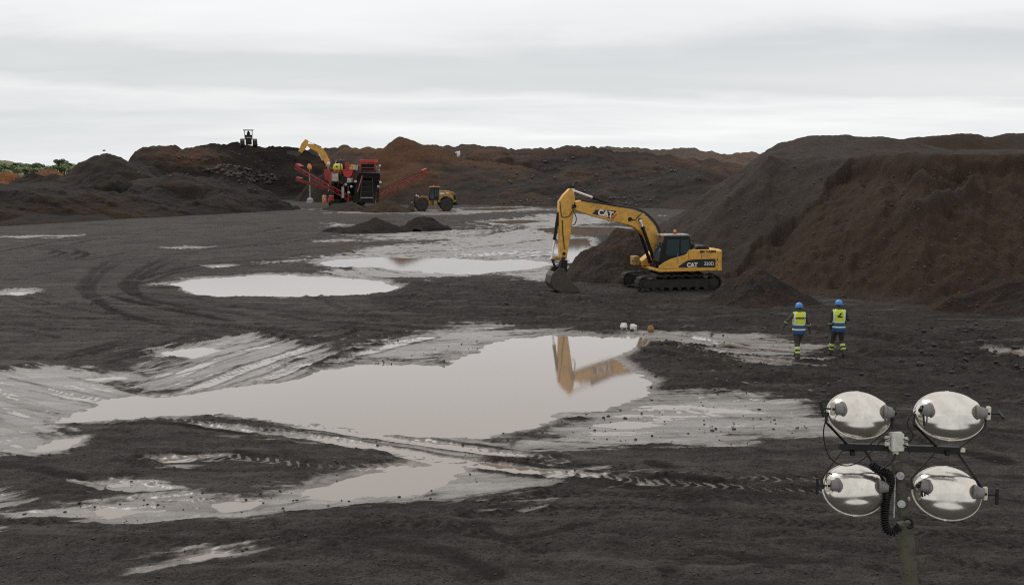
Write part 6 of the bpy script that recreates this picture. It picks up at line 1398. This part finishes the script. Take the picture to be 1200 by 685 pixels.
dg_scene = bpy.context.evaluated_depsgraph_get
bpy.context.view_layer.update()
dgr = dg_scene()
def cast(x, y):
    d = Vector(ray(x, y)).normalized(); hit = scene.ray_cast(dgr, Vector((0, 0, CAM_H)), d); return hit
def scatter_px(name, n, region, rmin, rmax, mat, seed, only=None, sub=1, squash=0.7, power=2.0):
    rng = random.Random(seed); mb = MB(); k = 0; tries = 0
    P = np.array(region); lo, hi = P.min(0), P.max(0)
    while k < n and tries < n * 6:
        tries += 1; x, y = rng.uniform(lo[0], hi[0]), rng.uniform(lo[1], hi[1])
        if sdf(region, np.array([x]), np.array([y]))[0] < 0: continue
        h = cast(x, y)
        if not h[0] or (only and not any(h[4].name.startswith(q) for q in only)) or h[4].name == 'water': continue
        r = rmin + (rmax - rmin) * rng.random() ** power; rock_mb(mb, h[1] + Vector((0, 0, r * 0.2)), r, rng, sub, squash); k += 1
    o = mb.build(name, mat, smooth=0); tag(o, kind='stuff'); return o
scatter_px('rubble', 260, [(240,196),(262,192),(300,200),(322,206),(324,216),(300,214),(262,206),(246,202)], 0.10, 0.6, M_ROCK, 71, ['left', 'spoil'], squash=0.6)
scatter_px('rubble', 160, [(150,185),(190,172),(330,176),(342,236),(260,214),(160,206)], 0.06, 0.32, M_ROCK, 72, ['left', 'spoil'])
scatter_px('rubble', 140, [(640,232),(690,222),(740,228),(790,232),(760,243),(600,243),(560,236)], 0.08, 0.42, M_ROCK, 73, ['mid', 'back', 'brown'], squash=0.6)
scatter_px('rubble', 150, [(520,180),(640,176),(800,186),(860,200),(800,215),(560,225)], 0.08, 0.4, M_ROCK, 74, ['mid', 'back', 'brown'])
M_CLOD = paint('mud_clods', (0.036, 0.032, 0.029), 0.85, dirt=0.4, dirtcol=(0.02, 0.018, 0.016), scale=6)
M_PEB = paint('stockpile_pebbles', (0.075, 0.055, 0.042), 0.9, dirt=0.4, scale=3)
scatter_px('mud_clods', 60, [(390,398),(480,392),(560,398),(600,408),(540,432),(440,434),(390,440)], 0.015, 0.05, M_CLOD, 81, ['ground'], power=2.5)
scatter_px('mud_clods', 380, [(430,345),(560,330),(700,345),(860,350),(1200,362),(1200,480),(960,478),(760,455),(760,400),(560,372)], 0.015, 0.09, M_CLOD, 82, ['ground'], power=3)
scatter_px('mud_clods', 70, [(590,506),(640,484),(740,464),(900,478),(960,500),(700,520)], 0.015, 0.06, M_CLOD, 83, ['ground'], power=3)
scatter_px('mud_clods', 1500, [(0,520),(1200,470),(1200,685),(0,685)], 0.008, 0.035, M_CLOD, 84, ['ground'], power=3)
scatter_px('mud_clods', 110, [(1040,380),(1200,372),(1200,440),(1060,436)], 0.03, 0.14, M_CLOD, 85, ['ground'], power=3)
scatter_px('pebbles', 700, [(850,340),(985,200),(1200,190),(1200,360),(1000,365)], 0.02, 0.07, M_PEB, 86, ['stockpile', 'spoil'], power=3)
scatter_px('pebbles', 260, [(700,320),(760,265),(900,190),(960,165),(990,190),(860,300)], 0.02, 0.09, M_ROCK, 87, ['stockpile', 'spoil'], power=3)
